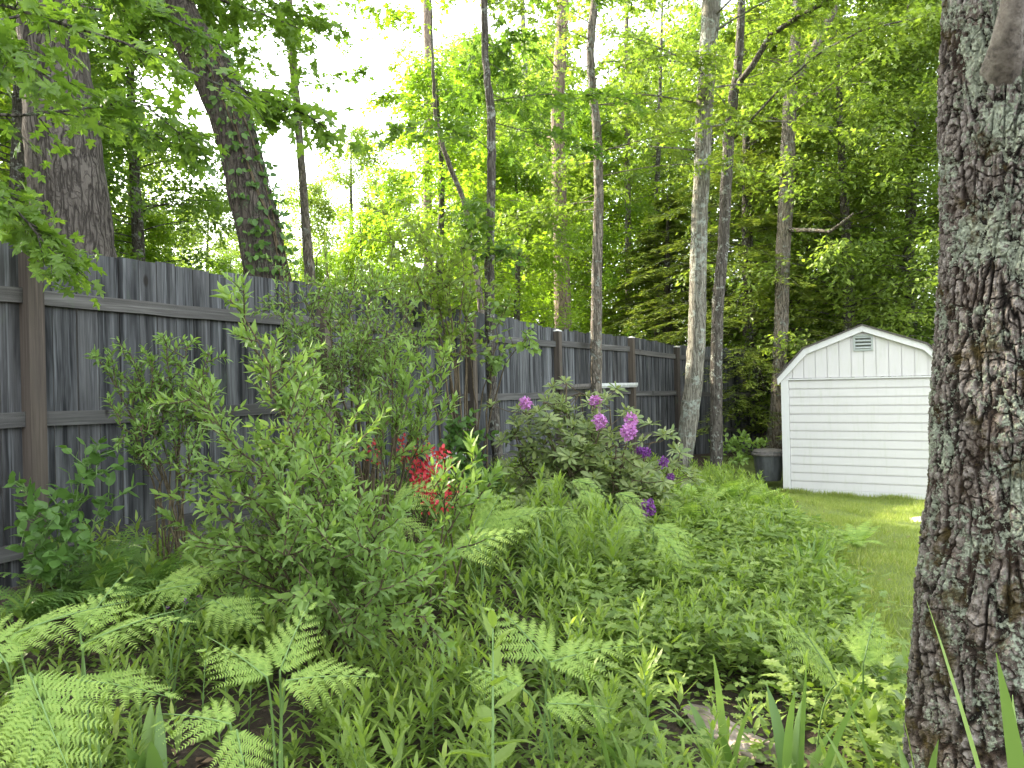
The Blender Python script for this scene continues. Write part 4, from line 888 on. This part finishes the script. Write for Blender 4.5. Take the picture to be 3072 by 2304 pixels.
def fern(label, blades, stem=True, group=None):
    """blades: (px, py, Z, heading deg [0 = right, -90 = towards the camera], pitch deg, roll deg, scale)"""
    p0 = P(*blades[0][:3]); base = np.array([p0[0], p0[1] + .12, 0]); base[2] = float(gz(base[0], base[1]))
    o = thing('bracken_fern', label, 'fern', tuple(base), 0, group); st = MB()
    for px, py, Z, hd, pt, rl, sc in blades:
        p = P(px, py, Z); ob = link('frond', BL[rng.integers(3)], o); ob.location = Vector(p - base)
        m_ = Matrix.Rotation(R(24), 3, 'X') @ Matrix.Rotation(R(hd), 3, 'Z') @ Matrix.Rotation(R(-pt), 3, 'Y') @ Matrix.Rotation(R(rl), 3, 'X'); ob.rotation_euler = m_.to_euler(); sc *= rng.uniform(.78, .92); ob.scale = (sc, sc * rng.uniform(.85, 1.05), sc)
        d = np.array(m_ @ Vector((1, 0, 0))); b0 = base + [rng.normal(0, .04), rng.normal(0, .04), -.02]
        st.tube(bez(b0, p, b0 + (p - b0) * [.15, .15, .8], 8), np.linspace(.0045, .003, 8), 6)
        pts = [p + np.array(m_ @ Vector((t * .44 * sc, 0, -.15 * .44 * sc * t * t - .002))) for t in np.linspace(0, 1, 6)]; st.tube(pts, np.linspace(.003, .001, 6), 5)
    st.build('stem', M['gstem'], o, True).data.transform(Matrix.Translation(-Vector(base))); return o
fern('bright bracken with overlapping fronds spreading in from the bottom left corner', [(40, 1900, 2.2, 25, 10, -10, .85), (20, 1990, 2.1, 140, 15, 0, .8), (90, 2020, 2.0, -50, -5, 5, .85)])
fern('bright bracken with flat fronds pointing right, above the corner bracken', [(250, 1930, 2.2, 20, 18, -15, .78), (240, 1900, 2.3, 80, 20, 0, .6), (230, 2040, 2.1, -5, 0, -10, .75)])
fern('drooping bracken frond hanging towards the bottom left corner', [(110, 2110, 1.95, -80, -35, 0, .62)])
fern('bright bracken with fanned-out fronds standing clear in front of the dark stem', [(800, 2030, 2.2, 150, 22, 8, .68), (840, 2010, 2.25, 75, 32, 0, .6), (860, 2040, 2.2, 5, 6, -8, .62)])
fern('low bracken frond drooping at the bottom edge left of centre, brown spot beside it', [(690, 2170, 2.0, 165, 5, 10, .62), (710, 2190, 1.95, -65, -30, 0, .5)])
fern('bracken with two fronds reaching right below the middle of the picture', [(1640, 1980, 2.6, 130, 25, 10, .72), (1650, 1985, 2.6, 15, 8, -10, .75)])
fern('small bracken right of the tall saw-leaved weed', [(1640, 2110, 2.4, 2, 0, -10, .6), (1560, 2060, 2.4, 150, 10, 5, .5)])
fern('pale bracken leaning left close to the lichened trunk', [(2510, 2050, 2.7, 122, 45, 20, .8)])
fern('bracken standing in the weeds just left of the lichened trunk', [(2590, 1990, 2.9, 60, 30, -10, .65)])
fern('yellowish bracken at the right side of the big shrub', [(1440, 1600, 4.0, 60, 35, 0, .95), (1480, 1570, 4.1, 10, 15, 0, .85), (1360, 1650, 3.6, 20, 10, 0, .9)])
fern('bracken fronds hanging across the red azalea flowers', [(1180, 1520, 4.4, 40, 25, 0, .9), (1150, 1560, 4.3, -20, 0, 0, .9)])
for i, (x, y, Z, lab) in enumerate([(1720, 1440, 6.2, 'bright bracken patch below the left side of the rhododendron'), (1850, 1480, 6.1, 'bright bracken patch below the right side of the rhododendron'), (1640, 1520, 5.6, 'bracken between the red azalea and the rhododendron'), (1960, 1580, 5.2, 'bracken in front of the lowest purple flower head')]):
    fern(lab, [(x, y, Z, -20, 0, 0, .75), (x - 40, y + 10, Z, 190, 5, 0, .7), (x + 30, y + 30, Z - .2, -60, -15, 0, .75)])
fern('pale bracken fronds shaded under the big shrub', [(470, 1760, 3.2, 20, 10, 0, .75), (600, 1750, 3.2, 200, 10, 0, .7), (640, 1800, 3.0, -30, 0, 0, .7)])
def ostrich(label, x, y, sc, n, SFs=SF, z=None):
    base = np.array([x, y, float(gz(x, y)) + .02]); o = thing('garden_fern', label, 'fern', tuple(base), rng.uniform(0, 6))
    for k in range(n):
        ob = link('frond', SFs[rng.integers(len(SFs))], o); m_ = Matrix.Rotation(2 * math.pi * k / n + rng.normal(0, .15), 3, 'Z') @ Matrix.Rotation(-R(rng.uniform(38, 68)), 3, 'Y') @ Matrix.Rotation(rng.normal(0, .2), 3, 'X')
        ob.rotation_euler = m_.to_euler(); ob.scale = (sc * rng.uniform(.85, 1.1),) * 3
    return o
def at_ground(px, py, zoff=.3):
    d = FWD + (px - 1536) / FPX * RIGHT + (1152 - py) / FPX * UP; t = 5.0
    for _ in range(60):
        p = CAM + t * d; t += .5 * (float(gz(p[0], p[1])) + zoff - p[2]) / d[2]; t = max(t, .5)
    return CAM + t * d
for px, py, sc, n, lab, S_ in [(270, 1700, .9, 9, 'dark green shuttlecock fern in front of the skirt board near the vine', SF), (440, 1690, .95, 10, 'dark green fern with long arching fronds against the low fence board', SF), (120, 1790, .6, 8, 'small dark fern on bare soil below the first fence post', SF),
        (2170, 1450, 1.1, 11, 'bright fern at the foot of the slender forked trunk', SFB), (2230, 1470, 1.0, 10, 'bright fern in front of the dustbin', SFB), (2090, 1480, 1.0, 10, 'bright fern at the foot of the pale grey trunk', SFB), (2300, 1500, .8, 9, 'low bright fern at the lawn corner by the shed', SFB), (2050, 1520, 1.0, 10, 'bright fern in front of the pale grey trunk, nearest of that row', SFB),
        (2480, 1610, .6, 10, 'pale arching fern overhanging the lawn edge', SFB), (1450, 1480, .8, 9, 'fern among weeds behind the yellowish bracken', SFB), (700, 1810, .8, 9, 'shaded fern under the big shrub beside its dark stem', SF), (2570, 1590, .6, 9, 'pale fern leaning out over the lawn', SFB)]:
    q = at_ground(px, py, .3 * sc); ostrich(lab, q[0], q[1], sc, n, S_)

# iris and daylily clumps ---------------------------------------------
def strap_clump(label, x, y, n, L, w, spread, name='iris_clump', cat='plant', bend=.5, tn=(0, .9)):
    base = np.array([x, y, float(gz(x, y))]); mb = MB()
    for k in range(n):
        a = rng.uniform(0, 2 * math.pi); d = np.array([math.cos(a), math.sin(a), 0]); l = L * rng.uniform(.55, 1.1); sp = spread * rng.uniform(.2, 1.2); bd = bend * rng.uniform(.3, 1.6); t = np.linspace(0, 1, 9)
        h = l * (t - bd * .55 * t ** 2.4); r_ = l * (sp * t + bd * .5 * t ** 2.2)
        c = rng.normal(0, .03, 3) * [1, 1, 0] + d * r_[:, None] * .8 + np.array([0, 0, 1]) * h[:, None] - [0, 0, .02]
        sd_ = np.cross(d, [0, 0, 1]) * math.cos(.6) + d * .0; sd_ = nrm(sd_ + .5 * rng.standard_normal(3) * [1, 1, 0]); ww = w * rng.uniform(.7, 1.2) * np.array([.7, .9, 1, 1, .98, .9, .75, .45, .03]); T = nrm(np.gradient(c, axis=0)); nn = np.cross(T, sd_)
        V = np.concatenate([c - sd_ * ww[:, None] / 2 + nn * .0, c + nn * -.12 * ww[:, None], c + sd_ * ww[:, None] / 2])
        i = np.arange(8); q = np.concatenate([np.stack([i, i + 1, i + 10, i + 9], 1), np.stack([i + 9, i + 10, i + 19, i + 18], 1)]); mb.addnp(V, q, rng.uniform(*tn))
    o = mb.build(name, M['iris'], None, True); o.location = tuple(base); return tag(o, label, cat)
for px, py, zo, n, L, w, sp, lab in [(2420, 1690, .2, 22, .55, .026, .35, 'tall strap-leaved clump right of centre beside the lawn edge'), (2330, 1620, .2, 18, .5, .024, .3, 'strap-leaved clump behind the tall one near the lawn edge'), (2500, 1740, .2, 16, .4, .022, .5, 'strap-leaved clump arching over the lawn'),
        (2120, 1560, .2, 16, .45, .022, .3, 'strap-leaved clump in front of the row of bright ferns'), (1650, 1660, .25, 34, .5, .034, .30, 'broad upright lily clump in the middle of the bed'), (1580, 1720, .2, 16, .36, .03, .35, 'smaller lily clump just left of the broad one'), (2220, 1700, .2, 12, .45, .022, .3, 'thin strap-leaved clump among weeds left of the tall clump')]:
    q = at_ground(px, py, zo); strap_clump(lab, q[0], q[1], n, L, w, sp)
for x, y, n, L, w, sp, lab in [(.70, 2.62, 7, .62, .034, .22, 'near iris leaves rising at the bottom edge in front of the pale timber'), (.90, 2.5, 6, .66, .034, .25, 'near iris leaves standing up just right of the pale timber'), (1.12, 2.2, 6, .7, .034, .35, 'iris leaves crossing the foot of the lichened trunk'), (1.13, 1.66, 5, 1.0, .036, .3, 'iris leaf pointing up at the bottom right corner'),
        (-1.15, 2.45, 7, .5, .05, .3, 'broad iris leaves under the bracken at the bottom left'), (.36, 2.55, 5, .66, .028, .3, 'lone arching iris leaves right of the saw-leaved weed'), (-1.35, 2.1, 5, .5, .05, .4, 'broad strap leaves at the bottom left corner')]:
    strap_clump(lab, x, y, n, L, w, sp, bend=.35)

# tall weeds ----------------------------------------------------------
def weed_leaves(h, n, size, ang0=1.15, curl=.3, phil=2.4, top=8):
    """leaf data for one upright weed at the origin"""
    u = (np.arange(n) + .5) / n; z = h * (.12 + .86 * u ** .85); th = np.arange(n) * phil + rng.uniform(0, 6); rad = np.stack([np.cos(th), np.sin(th), 0 * th], 1)
    a = ang0 * (1 - .72 * u ** 2.2); d = rad * np.sin(a)[:, None] + np.array([0, 0, 1]) * np.cos(a)[:, None] + .1 * rng.standard_normal((n, 3)); nn = -rad * np.cos(a)[:, None] + np.array([0, 0, 1]) * (np.sin(a)[:, None] + .2)
    lx, ly = rng.normal(0, .06 * h, 2); p = np.stack([lx * u ** 2, ly * u ** 2, z], 1) + rad * .003
    s_ = size * (.55 + .9 * np.sin(np.pi * (.15 + .75 * u))) * rng.uniform(.8, 1.15, n) * .75; return p, d, nn, s_, np.clip(.15 + .6 * u + .2 * rng.random(n), 0, .92)
WEEDL = ([(0, 0, 0), (.4, 0, .03), (.75, 0, .01), (1, 0, -.10), (.3, .10, .04), (.65, .085, .03), (.3, -.10, .04), (.65, -.085, .03)], LANCE[1])
def weed_proto(h, n, size, tmpl=WEEDL, mat='weed'):
    p, d, nn, s_, tn = weed_leaves(h, n, size); o = thing('tall_weed', 'weed', 'weed'); bg_ = Bag(); bg_.add(p, d, nn, s_, tn); bg_.build('leaves', tmpl, M[mat], o)
    MB().tube([(0, 0, -.03), (0, 0, h * .4), (p[-1][0] * .6, p[-1][1] * .6, h * .8), tuple(p[-1])], [.004, .0035, .003, .0015], 5).build('stem', M['gstem'], o, True); return o
WP = [weed_proto(.48, 30, .115), weed_proto(.55, 34, .10), weed_proto(.42, 26, .13), weed_proto(.6, 40, .11)]
wused = set(); OCC = []
def put_weed(k, x, y, sc, label, group):
    o = WP[k]
    if k in wused: o = copy_tree(o)
    wused.add(k); o.location = (x, y, float(gz(x, y))); o.scale = (sc,) * 3; o.rotation_euler = (rng.normal(0, .07), rng.normal(0, .07), rng.uniform(0, 6.28)); o['label'] = label; o['group'] = group
for lab, n, x0, x1, y0, y1, s0, s1 in [('tall narrow-leaved weed in the stand left of and before the rhododendron', 46, -.55, .75, 4.6, 6.2, .8, 1.15),
        ('narrow-leaved weed in the near stand below the middle of the picture', 44, -.55, .75, 2.3, 3.7, .5, .85),
        ('narrow-leaved weed in the open patch between the lily clump and the lawn', 40, .8, 2.2, 3.4, 5.6, .45, .75),
        ('narrow-leaved weed in the near left corner under the bracken', 26, -1.7, -.6, 2.2, 3.1, .45, .75)]:
    for i in range(n):
        x = rng.uniform(x0, x1); y = rng.uniform(y0, y1)
        if x > lawn_edge(y) - .15: x = lawn_edge(y) - .2 - rng.random() * .3
        if np.hypot((x - .86) / .36, (y - 2.95) / .7) < 1: continue
        put_weed(rng.integers(4), x, y, rng.uniform(s0, s1), lab, lab.replace('weed', 'weeds', 1))
# saw-leaved weed, bottom centre
SAW = _pinna(7, .20)
SAW = ([(v[0], math.copysign(min(abs(v[1]) + .05 * math.sin(math.pi * min(1, max(0, v[0]))), .2), v[1]) if v[1] else 0, v[2]) for v in SAW[0]], SAW[1])
SAW = ([(0, 0, 0), (.3, 0, -.02), (.6, 0, 0), (.85, 0, -.03), (1.0, 0, -.08)] + [(x, s_ * y, z) for s_ in (1, -1) for x, y, z in [(.08, .05, .02), (.28, .16, .04), (.31, .145, .04), (.45, .18, .04), (.48, .16, .04), (.62, .16, .03), (.65, .135, .03), (.80, .10, .01), (.83, .08, .01)]], [])
F_ = []
for s_, b_ in ((1, 5), (-1, 14)):
    fs = [(0, 1, b_ + 1, b_), (1, b_ + 3, b_ + 2, b_ + 1), (1, 2, b_ + 5, b_ + 4, b_ + 3), (2, b_ + 7, b_ + 6, b_ + 5), (2, 3, b_ + 8, b_ + 7), (3, 4, b_ + 8)]
    F_ += fs if s_ > 0 else [f[::-1] for f in fs]
SAW = (SAW[0], F_)
q = P(1450, 2250, 1.95); base = np.array([q[0], q[1] + .05, float(gz(q[0], q[1]))]); o = thing('saw_leaved_weed', 'tallest near weed with large saw-edged leaves on a straight stem, bottom centre', 'weed', tuple(base)); hh = P(1478, 1870, 2.0)[2] - base[2]
bg_ = Bag(); n = 26; u = (np.arange(n) + .5) / n; th = np.arange(n) * 2.4 + 1.2; rad = np.stack([np.cos(th), np.sin(th), 0 * th], 1); a = 1.5 - 1.1 * u ** 3; top = np.array([.03, 0, hh])
p = top * (u ** .9)[:, None]; bg_.add(p, rad * np.sin(a)[:, None] + np.array([0, 0, 1]) * np.cos(a)[:, None], np.array([0, 0, 1]) + .3 * rng.standard_normal((n, 3)) - rad * .3, .12 * (.5 + .6 * np.sin(np.pi * (.2 + .75 * u))), .25 + .5 * u)
bg_.build('leaves', SAW, M['weed'], o); MB().tube([(0, 0, -.03), top * .5 + [.005, 0, 0], top], [.005, .0045, .002], 8).build('stem', M['gstem'], o, True)

# undergrowth: small weeds covering the bed --------------------------------
def field(nplants, xr, yr, cond, proto_fn, nvar, name, tmpl, mat, label=None, hs=(.6, 1.1), parent=None):
    protos = [proto_fn() for _ in range(nvar)]
    x = rng.uniform(*xr, nplants); y = rng.uniform(*yr, nplants); k = cond(x, y); x, y = x[k], y[k]; z = gz(x, y); bag = Bag()
    v = rng.integers(nvar, size=len(x)); s_ = rng.uniform(*hs, len(x)); th = rng.uniform(0, 6.28, len(x)); tb = rng.normal(0, .12, len(x))
    for q in range(nvar):
        m_ = v == q; N = m_.sum(); p, d, nn, sz, tn = protos[q]; c, s = np.cos(th[m_]), np.sin(th[m_]); Rm = np.zeros((N, 3, 3)); Rm[:, 0, 0] = c; Rm[:, 0, 1] = -s; Rm[:, 1, 0] = s; Rm[:, 1, 1] = c; Rm[:, 2, 2] = 1
        rot = lambda A: np.einsum('nij,kj->nki', Rm, A)
        sc = s_[m_][:, None, None]; pp = rot(p) * sc + np.stack([x[m_], y[m_], z[m_]], 1)[:, None]
        bag.add(pp.reshape(-1, 3), rot(d).reshape(-1, 3), rot(nn).reshape(-1, 3), (sz[None] * s_[m_][:, None]).ravel(), np.clip(tn[None] + tb[m_][:, None], 0, .96).ravel())
    o = bag.build(name, tmpl, M[mat], parent, tmpl is not SIMPLE)
    return o
def fdist(x, y):
    """distance into the garden from the fence line"""
    best = np.full(np.shape(x), 1e9)
    for k in range(len(FP) - 1):
        a = np.array(FP[k]); d = np.array(FP[k + 1]) - a; L = np.hypot(*d); d = d / L; s = (x - a[0]) * d[0] + (y - a[1]) * d[1]; pd = (x - a[0]) * d[1] - (y - a[1]) * d[0]
        best = np.where((s >= -.2) & (s <= L + .2) & (abs(pd) < abs(best)), pd, best)
    return best
def nz2(x, y, f, seed=0): return np.sin(x * f + seed) * np.cos(y * f * 1.3 + seed * 2) + .6 * np.sin(x * f * 2.1 + y * f * 1.7 + seed)
def bed(x, y):
    return (fdist(x, y) > .12) & (fdist(x, y) < 1e8) & (x < lawn_edge(y) + .05 * rng.standard_normal(np.shape(x))) & (abs(x) < .75 * y + .5) & (y < 12.3)
bare = lambda x, y: ((np.hypot((x + 1.15) * 1.0, (y - 3.05)) < .35) | (np.hypot((x + 2.55), (y - 3.95)) < .38) | (np.hypot((x - .86) / .34, (y - 2.95) / .68) < 1)) & (rng.random(np.shape(x)) < .86)
condA = lambda x, y: bed(x, y) & ~bare(x, y) & (nz2(x, y, 2.2) + rng.normal(0, .7, np.shape(x)) > -.9) & (y > 1.7)
o = field(8200, (-4, 3.7), (1.7, 12.3), condA, lambda: weed_leaves(.24, 15, .085), 6, 'undergrowth', WEEDL, 'weed', hs=(.6, 1.35)); tag(o, kind='stuff')
def lobed_proto():
    n = 12; th = rng.uniform(0, 6.28, n); r = rng.uniform(.02, .12, n); p = np.stack([np.cos(th) * r, np.sin(th) * r, rng.uniform(.06, .24, n)], 1); d = np.stack([np.cos(th), np.sin(th), rng.uniform(-.1, .5, n)], 1)
    return p, d, np.array([0, 0, 1.0]) + .4 * rng.standard_normal((n, 3)), rng.uniform(.04, .07, n), rng.random(n) * .9
condB = lambda x, y: bed(x, y) & ~bare(x, y) & (x > .3 + .0 * y) & (y > 2.4) & (y < 8)
o = field(3600, (0, 3.2), (2.4, 8), condB, lobed_proto, 6, 'undergrowth', LOBED, 'lobed', hs=(.6, 1.4)); tag(o, kind='stuff')
condC = lambda x, y: bed(x, y) & ~(bare(x, y) & (rng.random(np.shape(x)) < .75))
def low_proto():
    n = 10; th = rng.uniform(0, 6.28, n); r = rng.uniform(.0, .12, n); p = np.stack([np.cos(th) * r, np.sin(th) * r, rng.uniform(.015, .10, n)], 1); d = np.stack([np.cos(th), np.sin(th), rng.uniform(-.2, .3, n)], 1)
    return p, d, np.array([0, 0, 1.0]) + .35 * rng.standard_normal((n, 3)), rng.uniform(.03, .06, n), rng.random(n) * .8
o = field(5500, (-4, 3.7), (1.7, 12.3), condC, low_proto, 6, 'ground_cover', OVATE, 'weed', hs=(.7, 1.3)); tag(o, kind='stuff')
# litter
bag = Bag(); N = 9000; x = rng.uniform(-4.5, 6, N); y = rng.uniform(1.8, 12.5, N); k = bed(x, y) | (lawnmask(x, y) & (rng.random(N) < .25)); x, y = x[k], y[k]; N = len(x)
th = rng.uniform(0, 6.28, N); bag.add(np.stack([x, y, gz(x, y) + rng.uniform(.008, .02, N)], 1), np.stack([np.cos(th), np.sin(th), rng.normal(0, .2, N)], 1), np.array([0, 0, 1.0]) + .3 * rng.standard_normal((N, 3)), rng.uniform(.02, .055, N), rng.random(N)); tag(bag.build('leaf_litter', SIMPLE, M['litter']), kind='stuff')
# lawn blades
GB = ([(0, .035, 0), (0, -.035, 0), (.6, .022, .05), (.6, -.022, .05), (1, 0, .0)], [(0, 1, 3, 2), (2, 3, 4)])
bag = Bag(); N = 330000; y = 3.4 + 9.4 * rng.random(N) ** 1.25; x = rng.uniform(1.5, 7.6, N); k = lawnmask(x + .03 * rng.standard_normal(N), y) & (x < .72 * y + .3) & (((x - SO[0]) * ux[1] - (y - SO[1]) * ux[0]) > -.02)
x, y = x[k], y[k]; N = len(x); d = rng.standard_normal((N, 3)) * [.55, .55, .15] + [0, 0, 1]; pt = nz2(x, y, 1.7, 3) * .15 + .4
bag.add(np.stack([x, y, gz(x, y) + .008], 1), d, rng.standard_normal((N, 3)), rng.uniform(.025, .06, N) * (1 + .3 * nz2(x, y, 2.3) + .5 * (rng.random(N) < .03)), np.clip(pt + .28 * rng.standard_normal(N), 0, 1)); tag(bag.build('lawn_grass', GB, M['grass'], smooth=False), kind='stuff')

# longer grass left standing against the shed and at the bed edge
bag = Bag(); N = 5000; t_ = rng.uniform(-.1, 2.5, N); o_ = np.abs(rng.normal(0, .06, N)) + .05; x = SO[0] + ux[0] * t_ - uy[0] * o_; y = SO[1] + ux[1] * t_ - uy[1] * o_; k = rng.random(N) < .5 + .4 * np.sin(t_ * 9); x, y = x[k], y[k]
y2 = rng.uniform(3.5, 11.5, 9000); x2 = lawn_edge(y2) + np.abs(rng.normal(0, .07, 9000)); cx_ = rng.uniform(2.2, 6, 90); cy_ = rng.uniform(4, 11, 90); k = lawnmask(cx_, cy_); q = rng.integers(k.sum(), size=3500); x3 = cx_[k][q] + rng.normal(0, .04, 3500); y3 = cy_[k][q] + rng.normal(0, .04, 3500)
k3 = (((x3 - SO[0]) * ux[1] - (y3 - SO[1]) * ux[0]) > .02); x = np.concatenate([x, x2, x3[k3]]); y = np.concatenate([y, y2, y3[k3]]); N = len(x)
bag.add(np.stack([x, y, gz(x, y) + .005], 1), rng.standard_normal((N, 3)) * [.4, .4, .1] + [0, 0, 1], rng.standard_normal((N, 3)), rng.uniform(.05, .12, N), rng.random(N)); tag(bag.build('tufted_grass', GB, M['grass'], smooth=False), kind='stuff')

# ------------------------------------------------------------------ small objects
a = G(2085, 2160); c = G(2300, 2290); L = np.linalg.norm(c - a); mid = (a + c) / 2; rz = math.atan2(c[1] - a[1], c[0] - a[0]) - math.pi / 2
mb = MB(); n = 16; ys = np.linspace(-L / 2, L / 2, n); V = []
for yv in ys:
    for k in range(10):
        th = 2 * math.pi * k / 10 + .3; r = .052 * (1 + .35 * noise.noise(Vector((yv * 5, math.cos(th) * 2, math.sin(th) * 2)))); V.append((r * 1.45 * math.cos(th), yv + (.05 * math.sin(th * 3 + 1) if yv in (ys[0], ys[-1]) else 0) + .01 * noise.noise(Vector((th, yv, 3))), .01 + r * .62 * math.sin(th)))
F = [(i * 10 + k, i * 10 + (k + 1) % 10, i * 10 + 10 + (k + 1) % 10, i * 10 + 10 + k) for i in range(n - 1) for k in range(10)] + [tuple(range(10))[::-1], tuple(range((n - 1) * 10, n * 10))]
mb.add(V, F); o = mb.build('timber_log', M['timber'], None, True, loc=None); o.location = tuple(mid + [0, 0, .02]); o.rotation_euler = (0, 0, rz); tag(o, 'pale weathered timber edging piece lying on bare soil near the bottom right', 'log')
def rock(name, label, p, s, mat='stone', flat=1):
    mb = MB(); V = []; nn_ = 14
    for i in range(nn_ + 1):
        ph = math.pi * i / nn_
        for j in range(20):
            th = 2 * math.pi * j / 20; v = Vector((math.sin(ph) * math.cos(th), math.sin(ph) * math.sin(th), math.cos(ph))); k = 1 + .35 * noise.noise(v * 1.6 + Vector(p)); V.append((v.x * k * s[0], v.y * k * s[1], v.z * k * s[2]))
    F = [(i * 20 + j, (i + 1) * 20 + j, (i + 1) * 20 + (j + 1) % 20, i * 20 + (j + 1) % 20) for i in range(nn_) for j in range(20)]
    mb.add(V, F); o = mb.build(name, M[mat], None, flat == 0); o.location = p; return tag(o, label, 'stone')
q = G(2215, 1535); rock('garden_stone', 'grey flat-topped stone at the bed edge beside the lawn, near the bright ferns', (q[0], q[1], q[2] + .04), (.17, .12, .09))
q = G(2775, 1566); rock('white_paver', 'small white stone on the lawn showing at the edge of the lichened trunk', (q[0], q[1], q[2] + .015), (.16, .2, .03), 'plastic')
# upturned white tub behind the azalea
q = P(1345, 1380, 8.2); tb = thing('white_tub', 'white plastic tub mostly hidden behind the red azalea', 'tub', (q[0], q[1], float(gz(q[0], q[1]))), R(20))
lathe(MB(), [(.30, 0), (.31, .02), (.29, .06), (.26, .42), (.245, .46), (.20, .475), (.02, .478)], 36).build('body', M['plastic'], tb, True)
lathe(MB(), [(.312, .0), (.325, .012), (.325, .03), (.309, .04)], 36).build('rim', M['plastic'], tb, True)
# little purple wildflowers in the shade
q = at_ground(540, 1830, .2); wf = thing('purple_wildflower', 'small purple wildflowers in the shade between the bracken and the big shrub', 'flower', (q[0], q[1], float(gz(q[0], q[1]))))
f = Bag(); st = MB()
for dx, dy in ((-.07, 0), (0, .05), (.05, -.04), (.09, .03)):
    h = rng.uniform(.2, .3); st.tube([(dx * .3, dy * .3, 0), (dx, dy, h)], .0015, 4); k = 7; d = nrm(rng.standard_normal((k, 3)) + [0, 0, .4]); f.add(np.array([[dx, dy, h]] * k), d, rng.standard_normal((k, 3)), .018, rng.random(k))
st.build('stem', M['gstem'], wf); f.build('petals', PETAL, M['darkpurple'], wf)
